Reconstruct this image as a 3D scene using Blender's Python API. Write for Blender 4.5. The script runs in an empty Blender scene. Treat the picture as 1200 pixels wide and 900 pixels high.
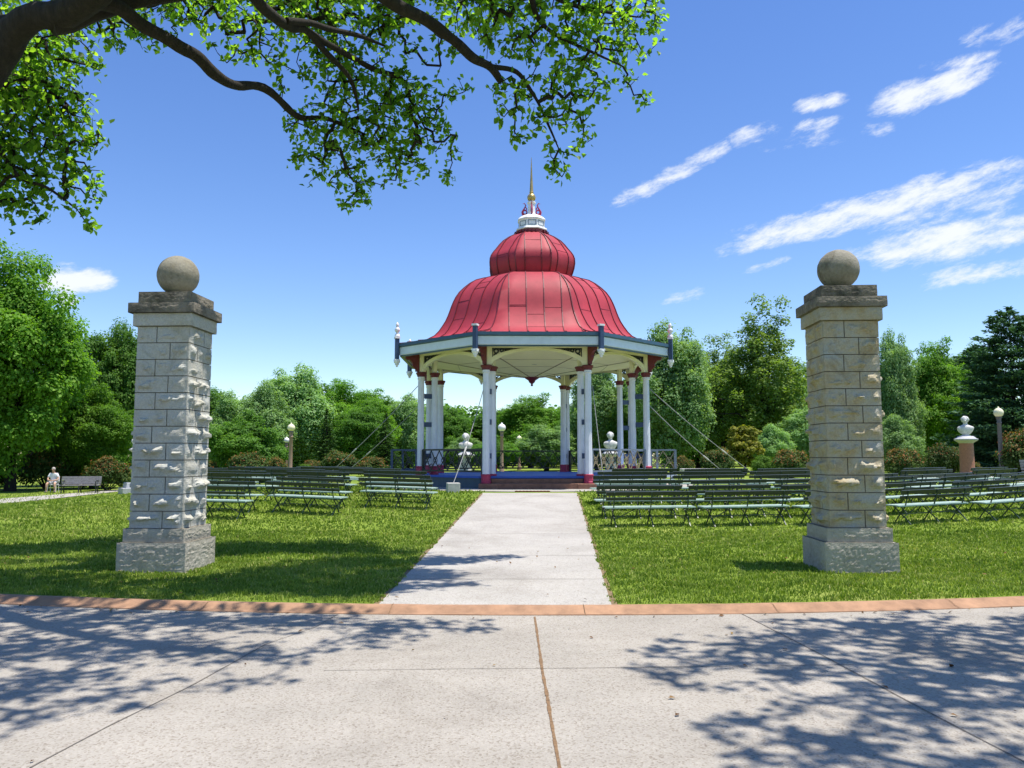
import bpy, bmesh, math, random
import numpy as np
from mathutils import Vector, Matrix, noise

random.seed(7)
RNG = np.random.default_rng(11)
R = math.radians
PI = math.pi
scene = bpy.context.scene
COL = scene.collection

# ------------------------------------------------------------------ camera
EYE = 1.6
FPX = 930.0
HORIZON = 535.0
TH = math.atan((HORIZON - 450.0) / FPX)
cd = bpy.data.cameras.new('camera')
cam = bpy.data.objects.new('camera', cd)
COL.objects.link(cam)
cam.location = (0, 0, EYE)
cam.rotation_euler = (PI / 2 + TH, 0, 0)
cd.sensor_fit = 'HORIZONTAL'
cd.sensor_width = 36.0
cd.lens = 36.0 * FPX / 1200.0
cd.clip_start = 0.05
cd.clip_end = 3000.0
scene.camera = cam
CT, ST = math.cos(TH), math.sin(TH)


def ray(px, py):
    a, b = (px - 600.0) / FPX, (450.0 - py) / FPX
    return Vector((a, CT - b * ST, ST + b * CT))


def at(px, py, Y):
    d = ray(px, py)
    return Vector((0, 0, EYE)) + d * (Y / d.y)


def smooth(t):
    t = np.clip(t, 0.0, 1.0)
    return t * t * (3 - 2 * t)


def T(x, y):
    """height of the lawn"""
    s1 = smooth((y - 13.5) / 11.0)
    s2 = smooth((y - 15.0) / 28.0)
    w = smooth((x + 20.0) / 12.0)
    return 0.05 + 0.51 * s1 * w - 0.45 * s2 * (1 - w)


def gnd(px, py):
    d = ray(px, py)
    t, step = 3.0, 0.05
    while t < 200:
        p = Vector((0, 0, EYE)) + d * t
        if p.z <= float(T(p.x, p.y)):
            return p
        t += step
    return p


def zat(py, Y):
    return EYE + Y * math.tan(TH + math.atan((450 - py) / FPX))


# ------------------------------------------------------------------ materials
def nt(name):
    m = bpy.data.materials.new(name)
    m.use_nodes = True
    t = m.node_tree
    return m, t, t.nodes['Principled BSDF'], t.nodes['Material Output']


def noise_node(t, scale, detail=6, rough=0.6, coord='Object', vec=None, dist=0.0):
    n = t.nodes.new('ShaderNodeTexNoise')
    n.inputs['Scale'].default_value = scale
    n.inputs['Detail'].default_value = detail
    n.inputs['Roughness'].default_value = rough
    n.inputs['Distortion'].default_value = dist
    if vec is None:
        c = t.nodes.new('ShaderNodeTexCoord')
        vec = c.outputs[coord]
    t.links.new(vec, n.inputs['Vector'])
    return n


def ramp(t, fac, stops):
    r = t.nodes.new('ShaderNodeValToRGB')
    e = r.color_ramp.elements
    while len(e) < len(stops):
        e.new(0.5)
    for el, (p, c) in zip(e, stops):
        el.position = p
        el.color = (c[0], c[1], c[2], 1)
    t.links.new(fac, r.inputs['Fac'])
    return r


def mixc(t, a, b, fac, mode='MIX'):
    m = t.nodes.new('ShaderNodeMix')
    m.data_type = 'RGBA'
    m.blend_type = mode
    for s, v in ((m.inputs['A'], a), (m.inputs['B'], b)):
        if isinstance(v, tuple):
            s.default_value = (v[0], v[1], v[2], 1)
        else:
            t.links.new(v, s)
    f = m.inputs['Factor']
    if isinstance(fac, (int, float)):
        f.default_value = fac
    else:
        t.links.new(fac, f)
    return m.outputs['Result']


def bump(t, b, height, strength=0.3, dist=0.02):
    n = t.nodes.new('ShaderNodeBump')
    n.inputs['Strength'].default_value = strength
    n.inputs['Distance'].default_value = dist
    t.links.new(height, n.inputs['Height'])
    t.links.new(n.outputs['Normal'], b.inputs['Normal'])


def paint(name, c, rough=0.5, var=0.18, scale=6.0, bmp=0.08):
    m, t, b, o = nt(name)
    n = noise_node(t, scale, 8, 0.65)
    d = tuple(x * (1 - var) for x in c)
    e = tuple(min(1, x * (1 + var * 0.6)) for x in c)
    r = ramp(t, n.outputs['Fac'], [(0.3, d), (0.7, e)])
    t.links.new(r.outputs['Color'], b.inputs['Base Color'])
    b.inputs['Roughness'].default_value = rough
    bump(t, b, n.outputs['Fac'], bmp, 0.01)
    return m


def stone(name, c1, c2, c3, rough=0.95, bscale=40, stain=(0.10, 0.095, 0.07), stain_lo=0.52):
    m, t, b, o = nt(name)
    n = noise_node(t, 3.2, 8, 0.65)
    r = ramp(t, n.outputs['Fac'], [(0.3, c1), (0.5, c2), (0.72, c3)])
    n2 = noise_node(t, 1.7, 10, 0.72, dist=0.6)
    r2 = ramp(t, n2.outputs['Fac'], [(stain_lo, (0, 0, 0)), (stain_lo + 0.2, (1, 1, 1))])
    c = mixc(t, r.outputs['Color'], stain, r2.outputs['Color'])
    n3 = noise_node(t, bscale, 6, 0.7)
    r3 = ramp(t, n3.outputs['Fac'], [(0.25, (0.55, 0.55, 0.55)), (0.6, (1, 1, 1))])
    c = mixc(t, c, r3.outputs['Color'], 0.6, 'MULTIPLY')
    t.links.new(c, b.inputs['Base Color'])
    b.inputs['Roughness'].default_value = rough
    b.inputs['Specular IOR Level'].default_value = 0.2
    bump(t, b, n3.outputs['Fac'], 0.6, 0.02)
    return m


M = {}


def leaf_mat(name, stops, trans=0.35, tcol=1.6, spec=0.35, rough=0.5):
    """tint attribute (random per leaf) picks a colour; the object's random number shifts it a little."""
    m, t, b, o = nt(name)
    a = t.nodes.new('ShaderNodeAttribute')
    a.attribute_name = 'tint'
    r = ramp(t, a.outputs['Fac'], stops)
    oi = t.nodes.new('ShaderNodeObjectInfo')
    hs = t.nodes.new('ShaderNodeHueSaturation')
    mr = t.nodes.new('ShaderNodeMapRange')
    mr.inputs['To Min'].default_value = 0.8
    mr.inputs['To Max'].default_value = 1.15
    t.links.new(oi.outputs['Random'], mr.inputs['Value'])
    t.links.new(mr.outputs['Result'], hs.inputs['Value'])
    t.links.new(r.outputs['Color'], hs.inputs['Color'])
    t.links.new(hs.outputs['Color'], b.inputs['Base Color'])
    b.inputs['Roughness'].default_value = rough
    b.inputs['Specular IOR Level'].default_value = spec
    tr = t.nodes.new('ShaderNodeBsdfTranslucent')
    tc = mixc(t, hs.outputs['Color'], (tcol * 1.0, tcol * 1.05, tcol * 0.35), 1.0, 'MULTIPLY')
    t.links.new(tc, tr.inputs['Color'])
    mx = t.nodes.new('ShaderNodeMixShader')
    mx.inputs['Fac'].default_value = trans
    t.links.new(b.outputs['BSDF'], mx.inputs[1])
    t.links.new(tr.outputs['BSDF'], mx.inputs[2])
    t.links.new(mx.outputs['Shader'], o.inputs['Surface'])
    return m


def make_materials():
    # lawn
    m, t, b, o = nt('lawn')
    n = noise_node(t, 0.35, 6, 0.6)
    n2 = noise_node(t, 9.0, 8, 0.75)
    r = ramp(t, n.outputs['Fac'], [(0.35, (0.135, 0.205, 0.028)), (0.52, (0.19, 0.265, 0.042)), (0.7, (0.27, 0.31, 0.085))])
    r2 = ramp(t, n2.outputs['Fac'], [(0.3, (0.6, 0.6, 0.5)), (0.62, (1.15, 1.15, 1.05))])
    c = mixc(t, r.outputs['Color'], r2.outputs['Color'], 0.8, 'MULTIPLY')
    t.links.new(c, b.inputs['Base Color'])
    b.inputs['Roughness'].default_value = 0.95
    b.inputs['Specular IOR Level'].default_value = 0.1
    n3 = noise_node(t, 45.0, 4, 0.7)
    bump(t, b, n3.outputs['Fac'], 0.7, 0.03)
    M['lawn'] = m
    # exposed aggregate concrete
    for key, base in (('road', (0.335, 0.31, 0.275)), ('path', (0.385, 0.367, 0.34))):
        m, t, b, o = nt(key)
        n = noise_node(t, 0.8, 8, 0.65)
        r = ramp(t, n.outputs['Fac'], [(0.3, tuple(x * 0.84 for x in base)), (0.55, base), (0.75, tuple(x * 1.08 for x in base))])
        v = t.nodes.new('ShaderNodeTexVoronoi')
        v.inputs['Scale'].default_value = 80.0
        tc = t.nodes.new('ShaderNodeTexCoord')
        t.links.new(tc.outputs['Object'], v.inputs['Vector'])
        r2 = ramp(t, v.outputs['Color'], [(0.0, (0.4, 0.34, 0.3)), (0.2, (0.72, 0.67, 0.62)), (0.38, (1, 1, 1)), (0.75, (1.06, 1.06, 1.06)), (1.0, (1.3, 1.3, 1.3))])
        c = mixc(t, r.outputs['Color'], r2.outputs['Color'], 0.7, 'MULTIPLY')
        n4 = noise_node(t, 26.0, 5, 0.75)
        r4 = ramp(t, n4.outputs['Fac'], [(0.66, (1, 1, 1)), (0.71, (0.5, 0.36, 0.26))])
        c = mixc(t, c, r4.outputs['Color'], 0.7, 'MULTIPLY')
        n5 = noise_node(t, 0.55, 9, 0.72, dist=0.8)
        r5 = ramp(t, n5.outputs['Fac'], [(0.34, (0.82, 0.805, 0.785)), (0.5, (0.98, 0.98, 0.975)), (0.68, (1.04, 1.04, 1.04))])
        c = mixc(t, c, r5.outputs['Color'], 0.9, 'MULTIPLY')
        t.links.new(c, b.inputs['Base Color'])
        b.inputs['Roughness'].default_value = 0.9
        b.inputs['Specular IOR Level'].default_value = 0.25
        bump(t, b, v.outputs['Distance'], 0.35, 0.006)
        M[key] = m
    M['joint'] = paint('joint', (0.2, 0.12, 0.06), 0.95, 0.5, 30)
    M['joint_thin'] = paint('joint_thin', (0.16, 0.14, 0.12), 0.95, 0.4, 30)
    M['kerb'] = paint('kerb', (0.34, 0.195, 0.115), 0.9, 0.35, 5.0, 0.3)
    M['dirt'] = paint('dirt', (0.2, 0.14, 0.075), 0.98, 0.4, 18.0, 0.5)
    M['stone'] = stone('stone', (0.38, 0.285, 0.14), (0.45, 0.40, 0.29), (0.39, 0.42, 0.42), stain=(0.23, 0.175, 0.085), stain_lo=0.55)
    M['stone_pale'] = stone('stone_pale', (0.4, 0.38, 0.3), (0.5, 0.49, 0.44), (0.46, 0.49, 0.48), stain=(0.22, 0.21, 0.15), stain_lo=0.58)
    M['stone_cap'] = stone('stone_cap', (0.17, 0.155, 0.12), (0.23, 0.205, 0.17), (0.27, 0.24, 0.2), stain=(0.05, 0.048, 0.04), stain_lo=0.46, bscale=22)
    M['stone_base'] = stone('stone_base', (0.34, 0.31, 0.245), (0.42, 0.39, 0.325), (0.45, 0.42, 0.36), stain=(0.17, 0.15, 0.115), stain_lo=0.57, bscale=24)
    M['ball'] = stone('ball', (0.23, 0.205, 0.15), (0.29, 0.27, 0.225), (0.33, 0.31, 0.27), stain=(0.08, 0.07, 0.045), stain_lo=0.5, bscale=30)
    M['red'] = paint('red_roof', (0.38, 0.038, 0.056), 0.6, 0.26, 1.1, 0.12)
    M['red'].node_tree.nodes['Principled BSDF'].inputs['Specular IOR Level'].default_value = 0.3
    M['seam'] = paint('seam', (0.16, 0.015, 0.025), 0.5, 0.2, 5)
    M['maroon'] = paint('maroon', (0.13, 0.012, 0.02), 0.5, 0.2, 5)
    M['rose'] = paint('rose', (0.4, 0.03, 0.085), 0.5, 0.2, 5)
    M['white'] = paint('white_paint', (0.8, 0.8, 0.82), 0.45, 0.08, 4)
    M['column'] = paint('column', (0.72, 0.74, 0.82), 0.45, 0.1, 4)
    M['fascia'] = paint('fascia', (0.66, 0.74, 0.84), 0.5, 0.1, 3)
    M['cream'] = paint('cream', (0.78, 0.73, 0.5), 0.5, 0.08, 3)
    M['ceiling'] = paint('ceiling', (0.82, 0.75, 0.5), 0.6, 0.06, 2)
    M['teal'] = paint('teal', (0.035, 0.085, 0.13), 0.4, 0.2, 5)
    M['navy'] = paint('navy', (0.03, 0.06, 0.14), 0.4, 0.2, 5)
    M['slate'] = paint('slate', (0.16, 0.2, 0.26), 0.5, 0.2, 5)
    M['iron'] = paint('iron', (0.02, 0.024, 0.022), 0.5, 0.3, 8)
    M['lattice'] = paint('lattice', (0.26, 0.21, 0.13), 0.5, 0.2, 8)
    M['gold'] = paint('gold', (0.5, 0.36, 0.13), 0.35, 0.2, 6)
    M['gold'].node_tree.nodes['Principled BSDF'].inputs['Metallic'].default_value = 0.6
    M['blue_floor'] = paint('blue_floor', (0.035, 0.115, 0.5), 0.55, 0.2, 2)
    M['sandstone'] = paint('sandstone', (0.26, 0.13, 0.085), 0.9, 0.3, 6, 0.3)
    M['concrete'] = paint('concrete', (0.5, 0.49, 0.47), 0.9, 0.15, 9, 0.3)
    M['rust'] = paint('rust', (0.2, 0.06, 0.035), 0.8, 0.3, 9)
    M['bench_green'] = paint('bench_green', (0.42, 0.55, 0.47), 0.45, 0.3, 5)
    M['bench_back'] = paint('bench_back', (0.03, 0.042, 0.036), 0.4, 0.25, 7)  # dark green, with the shade on the slat backs put into the colour
    M['bench_iron'] = paint('bench_iron', (0.03, 0.06, 0.045), 0.45, 0.3, 9)
    M['wood_grey'] = paint('wood_grey', (0.33, 0.31, 0.31), 0.75, 0.3, 8, 0.3)
    M['marble'] = paint('marble', (0.6, 0.6, 0.6), 0.6, 0.35, 9, 0.3)
    M['granite'] = paint('granite', (0.36, 0.15, 0.085), 0.5, 0.3, 16)
    M['granite_grey'] = paint('granite_grey', (0.42, 0.43, 0.45), 0.6, 0.2, 16)
    M['lamp_post'] = paint('lamp_post', (0.3, 0.2, 0.15), 0.6, 0.2, 5)
    M['lamp_dark'] = paint('lamp_dark', (0.14, 0.13, 0.13), 0.6, 0.2, 5)
    M['lamp_globe'] = paint('lamp_globe', (0.8, 0.75, 0.52), 0.25, 0.05, 5)
    M['lamp_white'] = paint('lamp_white', (0.8, 0.8, 0.82), 0.25, 0.05, 5)
    M['wire'] = paint('wire', (0.3, 0.3, 0.3), 0.5, 0.2, 9)
    M['skin'] = paint('skin', (0.5, 0.3, 0.21), 0.5, 0.08, 20)
    M['hair'] = paint('hair', (0.42, 0.38, 0.35), 0.7, 0.1, 40)
    M['shirt'] = paint('shirt', (0.8, 0.8, 0.83), 0.85, 0.06, 14)
    M['shorts'] = paint('shorts', (0.4, 0.4, 0.44), 0.85, 0.1, 14)
    M['shoe'] = paint('shoe', (0.06, 0.06, 0.06), 0.6, 0.1, 14)
    # bark
    m, t, b, o = nt('bark')
    tc = t.nodes.new('ShaderNodeTexCoord')
    mp = t.nodes.new('ShaderNodeMapping')
    mp.inputs['Scale'].default_value = (9, 9, 2.2)
    t.links.new(tc.outputs['Object'], mp.inputs['Vector'])
    n = noise_node(t, 1.4, 8, 0.7, vec=mp.outputs['Vector'])
    r = ramp(t, n.outputs['Fac'], [(0.3, (0.008, 0.006, 0.005)), (0.6, (0.026, 0.02, 0.016)), (0.8, (0.055, 0.044, 0.034))])
    t.links.new(r.outputs['Color'], b.inputs['Base Color'])
    b.inputs['Roughness'].default_value = 0.95
    bump(t, b, n.outputs['Fac'], 1.0, 0.05)
    M['bark'] = m
    # foliage
    M['leaf_near'] = leaf_mat('leaf_near', [(0, (0.045, 0.10, 0.014)), (0.5, (0.10, 0.195, 0.024)), (1, (0.18, 0.28, 0.038))], 0.62, 2.8)
    M['leaf_mid'] = leaf_mat('leaf_mid', [(0, (0.065, 0.16, 0.016)), (0.5, (0.115, 0.25, 0.024)), (1, (0.2, 0.345, 0.045))], 0.42, 1.8, 0.2, 0.6)
    M['leaf_dark'] = leaf_mat('leaf_dark', [(0, (0.05, 0.13, 0.018)), (0.5, (0.092, 0.215, 0.028)), (1, (0.165, 0.30, 0.045))], 0.4, 1.7, 0.2, 0.6)
    M['leaf_pale'] = leaf_mat('leaf_pale', [(0, (0.12, 0.24, 0.08)), (0.5, (0.22, 0.37, 0.14)), (1, (0.36, 0.5, 0.26))], 0.42, 1.5, 0.2, 0.6)
    M['leaf_airy'] = leaf_mat('leaf_airy', [(0, (0.11, 0.19, 0.045)), (0.5, (0.19, 0.3, 0.065)), (1, (0.3, 0.4, 0.12))], 0.45, 1.6, 0.2, 0.6)
    M['leaf_gold'] = leaf_mat('leaf_gold', [(0, (0.14, 0.18, 0.025)), (0.5, (0.28, 0.3, 0.045)), (1, (0.45, 0.4, 0.08))], 0.4, 1.5, 0.2, 0.6)
    M['needle'] = leaf_mat('needle', [(0, (0.03, 0.08, 0.02)), (0.5, (0.055, 0.12, 0.03)), (1, (0.09, 0.16, 0.045))], 0.2, 1.3, 0.15, 0.7)
    M['needle_blue'] = leaf_mat('needle_blue', [(0, (0.03, 0.085, 0.045)), (0.5, (0.055, 0.135, 0.065)), (1, (0.10, 0.19, 0.095))], 0.2, 1.3, 0.15, 0.7)
    M['shrub'] = leaf_mat('shrub', [(0, (0.035, 0.075, 0.016)), (0.35, (0.065, 0.125, 0.026)), (0.6, (0.12, 0.14, 0.034)), (0.8, (0.24, 0.125, 0.04)), (1, (0.36, 0.12, 0.05))], 0.3, 1.4, 0.2, 0.6)
    M['shrub_green'] = leaf_mat('shrub_green', [(0, (0.07, 0.15, 0.018)), (0.5, (0.12, 0.23, 0.025)), (1, (0.2, 0.31, 0.045))], 0.35, 1.5, 0.2, 0.6)
    M['dry_leaf'] = leaf_mat('dry_leaf', [(0, (0.06, 0.03, 0.015)), (0.5, (0.17, 0.09, 0.04)), (1, (0.3, 0.2, 0.07))], 0.1, 1.0, 0.2, 0.8)
    M['grass'] = leaf_mat('grass', [(0, (0.075, 0.145, 0.016)), (0.4, (0.165, 0.243, 0.036)), (0.75, (0.255, 0.33, 0.066)), (1, (0.41, 0.40, 0.16))], 0.3, 1.4, 0.15, 0.75)


make_materials()


# ------------------------------------------------------------------ mesh helpers
class MB:
    def __init__(self):
        self.v, self.f, self.mi = [], [], []

    def face(self, idx, mat=0):
        self.f.append(tuple(idx))
        self.mi.append(mat)

    def add(self, vs, fs, mat=0, X=None):
        n = len(self.v)
        self.v += [tuple((X @ Vector(p)) if X is not None else p) for p in vs]
        for f in fs:
            self.face([i + n for i in f], mat)
        return self

    def box(self, c, s, rz=0.0, X=None, mat=0, taper=1.0):
        x, y, z = (k / 2 for k in s)
        vs = [(-x, -y, -z), (x, -y, -z), (x, y, -z), (-x, y, -z)]
        vs += [(a * taper, b * taper, z) for a, b, _ in vs]
        L = Matrix.Translation(c) @ Matrix.Rotation(rz, 4, 'Z')
        if X is not None:
            L = X @ L
        return self.add(vs, [(3, 2, 1, 0), (4, 5, 6, 7), (0, 1, 5, 4), (1, 2, 6, 5), (2, 3, 7, 6), (3, 0, 4, 7)], mat, L)

    def beam(self, a, b, w, h, mat=0, up=(0, 0, 1), X=None):
        a, b = Vector(a), Vector(b)
        d = (b - a)
        u = Vector(up)
        if abs(d.normalized().dot(u)) > 0.99:
            u = Vector((0, 1, 0))
        s = d.cross(u).normalized() * (w / 2)
        t = s.cross(d).normalized() * (h / 2)
        vs = [a - s - t, a + s - t, a + s + t, a - s + t, b - s - t, b + s - t, b + s + t, b - s + t]
        return self.add(vs, [(3, 2, 1, 0), (4, 5, 6, 7), (0, 1, 5, 4), (1, 2, 6, 5), (2, 3, 7, 6), (3, 0, 4, 7)], mat, X)

    def tube(self, pts, rad, n=8, mat=0, cap=True, X=None):
        pts = [Vector(p) for p in pts]
        if not hasattr(rad, '__len__'):
            rad = [rad] * len(pts)
        base = len(self.v)
        nrm = None
        for i, p in enumerate(pts):
            d = (pts[min(i + 1, len(pts) - 1)] - pts[max(i - 1, 0)]).normalized()
            if nrm is None:
                nrm = d.orthogonal().normalized()
            nrm = (nrm - d * nrm.dot(d)).normalized()
            bn = d.cross(nrm)
            for k in range(n):
                a = 2 * PI * k / n
                q = p + (nrm * math.cos(a) + bn * math.sin(a)) * rad[i]
                self.v.append(tuple(X @ q if X is not None else q))
        for i in range(len(pts) - 1):
            for k in range(n):
                a, b = base + i * n + k, base + i * n + (k + 1) % n
                self.face((a, b, b + n, a + n), mat)
        if cap:
            self.face([base + k for k in range(n)][::-1], mat)
            e = base + (len(pts) - 1) * n
            self.face([e + k for k in range(n)], mat)
        return self

    def lathe(self, prof, n=16, c=(0, 0, 0), mat=0, X=None, phase=0.0):
        """prof: list of (radius, z)"""
        base = len(self.v)
        for r, z in prof:
            for k in range(n):
                a = 2 * PI * k / n + phase
                q = Vector((c[0] + r * math.cos(a), c[1] + r * math.sin(a), c[2] + z))
                self.v.append(tuple(X @ q if X is not None else q))
        for i in range(len(prof) - 1):
            for k in range(n):
                a, b = base + i * n + k, base + i * n + (k + 1) % n
                self.face((a, b, b + n, a + n), mat)
        self.face([base + k for k in range(n)][::-1], mat)
        e = base + (len(prof) - 1) * n
        self.face([e + k for k in range(n)], mat)
        return self

    def torus(self, c, r, w, axis_u, axis_v, n=14, m=6, mat=0, X=None):
        c, u, v = Vector(c), Vector(axis_u).normalized(), Vector(axis_v).normalized()
        k3 = u.cross(v)
        base = len(self.v)
        for i in range(n):
            a = 2 * PI * i / n
            d = u * math.cos(a) + v * math.sin(a)
            for j in range(m):
                b = 2 * PI * j / m
                q = c + d * (r + w * math.cos(b)) + k3 * (w * math.sin(b))
                self.v.append(tuple(X @ q if X is not None else q))
        for i in range(n):
            for j in range(m):
                a, b = base + i * m + j, base + i * m + (j + 1) % m
                c2, d2 = base + ((i + 1) % n) * m + (j + 1) % m, base + ((i + 1) % n) * m + j
                self.face((a, b, c2, d2), mat)
        return self

    def build(self, name, mats, parent=None, smooth=False, bevel=0.0):
        me = bpy.data.meshes.new(name)
        me.from_pydata(self.v, [], self.f)
        for m in (mats if isinstance(mats, (list, tuple)) else [mats]):
            me.materials.append(m)
        if any(self.mi):
            me.polygons.foreach_set('material_index', self.mi)
        bm = bmesh.new()
        bm.from_mesh(me)
        bmesh.ops.recalc_face_normals(bm, faces=bm.faces)
        bm.to_mesh(me)
        bm.free()
        if smooth:
            me.polygons.foreach_set('use_smooth', [True] * len(me.polygons))
            try:
                me.set_sharp_from_angle(angle=R(40))
            except Exception:
                pass
        me.update()
        o = bpy.data.objects.new(name, me)
        COL.objects.link(o)
        if parent is not None:
            o.parent = parent
        if bevel:
            b = o.modifiers.new('bevel', 'BEVEL')
            b.width = bevel
            b.segments = 2
            b.limit_method = 'ANGLE'
        return o


def mesh_np(name, V, F, mat, tint=None, parent=None, smooth_=False):
    """V (n,3) float, F (m,k) int of one polygon size"""
    me = bpy.data.meshes.new(name)
    n, (m, k) = len(V), F.shape
    me.vertices.add(n)
    me.vertices.foreach_set('co', np.ascontiguousarray(V, dtype=np.float32).ravel())
    me.loops.add(m * k)
    me.loops.foreach_set('vertex_index', np.ascontiguousarray(F, dtype=np.int32).ravel())
    me.polygons.add(m)
    me.polygons.foreach_set('loop_start', np.arange(0, m * k, k, dtype=np.int32))
    if smooth_:
        me.polygons.foreach_set('use_smooth', np.ones(m, dtype=bool))
    me.materials.append(mat)
    if tint is not None:
        a = me.attributes.new('tint', 'FLOAT', 'POINT')
        a.data.foreach_set('value', np.ascontiguousarray(tint, dtype=np.float32))
    me.update(calc_edges=True)
    me.validate()
    o = bpy.data.objects.new(name, me)
    COL.objects.link(o)
    if parent is not None:
        o.parent = parent
    return o


def empty(name, loc, rz=0.0):
    o = bpy.data.objects.new(name, None)
    o.empty_display_size = 0.3
    COL.objects.link(o)
    o.location = loc
    o.rotation_euler = (0, 0, rz)
    return o


def tag(o, label=None, cat=None, group=None, kind=None):
    if label:
        o['label'] = label
    if cat:
        o['category'] = cat
    if group:
        o['group'] = group
    if kind:
        o['kind'] = kind
    return o


def dup(root, loc, rz=0.0, scale=None):
    kids = [(ch, list(ch.children)) for ch in root.children]
    c = root.copy()
    COL.objects.link(c)
    c.location = loc
    c.rotation_euler = (0, 0, rz)
    if scale is not None:
        c.scale = scale
    for ch, subs in kids:
        d = ch.copy()
        COL.objects.link(d)
        d.parent = c
        for g in subs:
            e = g.copy()
            COL.objects.link(e)
            e.parent = d
    return c


ORD = ['first', 'second', 'third', 'fourth', 'fifth', 'sixth', 'seventh', 'eighth', 'ninth']

# ------------------------------------------------------------------ ground, road, kerb, path
CX, CY, RIN = 0.3, 36.45, 28.0
ROUT, AMAX = 37.5, 66.0
KW = 0.25


def build_ground():
    angs = []
    a = -180.0
    while a < 180:
        angs.append(a)
        a += 1.0 if abs(a) < 70 else 3.0
    radii = [0.5] + [1.0 * i for i in range(1, 28)] + [27.6, RIN - 0.01, RIN + 0.04, ROUT - 0.05, ROUT, 39, 42, 46, 50, 56, 64, 80, 110, 180, 320, 700, 1400]
    V, na = [], len(angs)
    for r in radii:
        for d in angs:
            t = R(d)
            x, y = CX + r * math.sin(t), CY - r * math.cos(t)
            z = float(T(x, y))
            if RIN < r < ROUT and abs(d) <= AMAX:
                z = -0.12
            elif r >= ROUT - 0.01 and abs(d) <= AMAX and r < 50:
                z = 0.02
            V.append((x, y, z))
    F = []
    for i in range(len(radii) - 1):
        for k in range(na):
            a, b = i * na + k, i * na + (k + 1) % na
            F.append((a, b, b + na, a + na))
    o = mesh_np('lawn', np.array(V), np.array(F), M['lawn'], smooth_=True)
    tag(o, kind='structure')
    # road
    V, F = [], []
    st = np.arange(-AMAX, AMAX + 0.1, 1.0)
    rr = [RIN + KW - 0.03, RIN + 1.5, RIN + 3, RIN + 5, RIN + 7, ROUT + 0.02]
    for r in rr:
        for d in st:
            V.append((CX + r * math.sin(R(d)), CY - r * math.cos(R(d)), 0.0))
    n = len(st)
    for i in range(len(rr) - 1):
        for k in range(n - 1):
            F.append((i * n + k, (i + 1) * n + k, (i + 1) * n + k + 1, i * n + k + 1))
    mb = MB()
    mb.add(V, F, 0)

    def strip(pixels, w, mat):
        P = []
        for px, py in pixels:
            d = ray(px, py)
            q = Vector((0, 0, EYE)) + d * ((0.0 - EYE) / d.z)
            P.append(q)
        # a fine wobbling strip 4 mm above the slab
        L, Rr = [], []
        pts = []
        for i in range(len(P) - 1):
            m = max(2, int((P[i + 1] - P[i]).length / 0.05))
            for j in range(m):
                pts.append(P[i].lerp(P[i + 1], j / m))
        pts.append(P[-1])
        for i, p in enumerate(pts):
            d = (pts[min(i + 1, len(pts) - 1)] - pts[max(0, i - 1)]).normalized()
            s = Vector((-d.y, d.x, 0))
            ww = w * (0.6 + 0.8 * abs(noise.noise(p * 6.0)))
            off = s * (noise.noise(p * 1.5 + Vector((9, 0, 0))) * w * 0.2)
            L.append(tuple(p + s * ww / 2 + off + Vector((0, 0, 0.004))))
            Rr.append(tuple(p - s * ww / 2 + off + Vector((0, 0, 0.004))))
        k = len(L)
        mb.add(L + Rr, [(i, i + 1, k + i + 1, k + i) for i in range(k - 1)], mat)

    strip([(626.5, 723), (634, 775), (645, 838), (656, 900), (662, 935)], 0.026, 1)
    strip([(868, 719), (960, 766), (1075, 828), (1200, 893), (1260, 925)], 0.014, 2)
    strip([(312, 755), (222, 805), (130, 850), (35, 900)], 0.012, 2)
    strip([(430, 700), (370, 735), (312, 755)], 0.008, 2)
    strip([(380, 786), (540, 784), (640, 783.5), (780, 782), (1000, 779)], 0.009, 2)
    o = mb.build('road', [M['road'], M['joint'], M['joint_thin']])
    tag(o, kind='structure')
    # kerb: rolled section swept along the arc
    prof = [(-0.03, -0.05), (-0.025, 0.056), (0.03, 0.066), (0.09, 0.062), (0.14, 0.04), (0.19, 0.018), (KW, 0.008), (KW + 0.01, -0.05)]
    V, F = [], []
    st = np.arange(-AMAX, AMAX + 0.01, 0.5)
    for d in st:
        for (u, z) in prof:
            r = RIN + u
            wob = 0.006 * noise.noise(Vector((d * 2, u * 10, 0)))
            V.append((CX + r * math.sin(R(d)), CY - r * math.cos(R(d)), z + wob))
    k = len(prof)
    for i in range(len(st) - 1):
        for j in range(k - 1):
            F.append((i * k + j, (i + 1) * k + j, (i + 1) * k + j + 1, i * k + j + 1))
    mb = MB().add(V, F)
    for d in np.arange(-40, 41, 4.05):
        t = R(d + 0.4)
        for u0, u1, z0, z1 in ((-0.01, 0.09, 0.070, 0.070), (0.09, 0.14, 0.070, 0.049), (0.14, 0.19, 0.049, 0.028), (0.19, KW, 0.028, 0.015)):
            a = Vector((CX + (RIN + u0) * math.sin(t), CY - (RIN + u0) * math.cos(t), z0))
            b = Vector((CX + (RIN + u1) * math.sin(t), CY - (RIN + u1) * math.cos(t), z1))
            s = Vector((math.cos(t), math.sin(t), 0)) * 0.003
            mb.add([a - s, a + s, b + s, b - s], [(0, 1, 2, 3)], 1)
    o = mb.build('kerb', [M['kerb'], M['joint']], smooth=True)
    tag(o, kind='structure')


def edge_l(py):
    return 443 + (710 - py) * (567 - 443) / 132.0


def edge_r(py):
    return 716 - (708 - py) * (716 - 676) / 130.0


PATH = []


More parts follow.
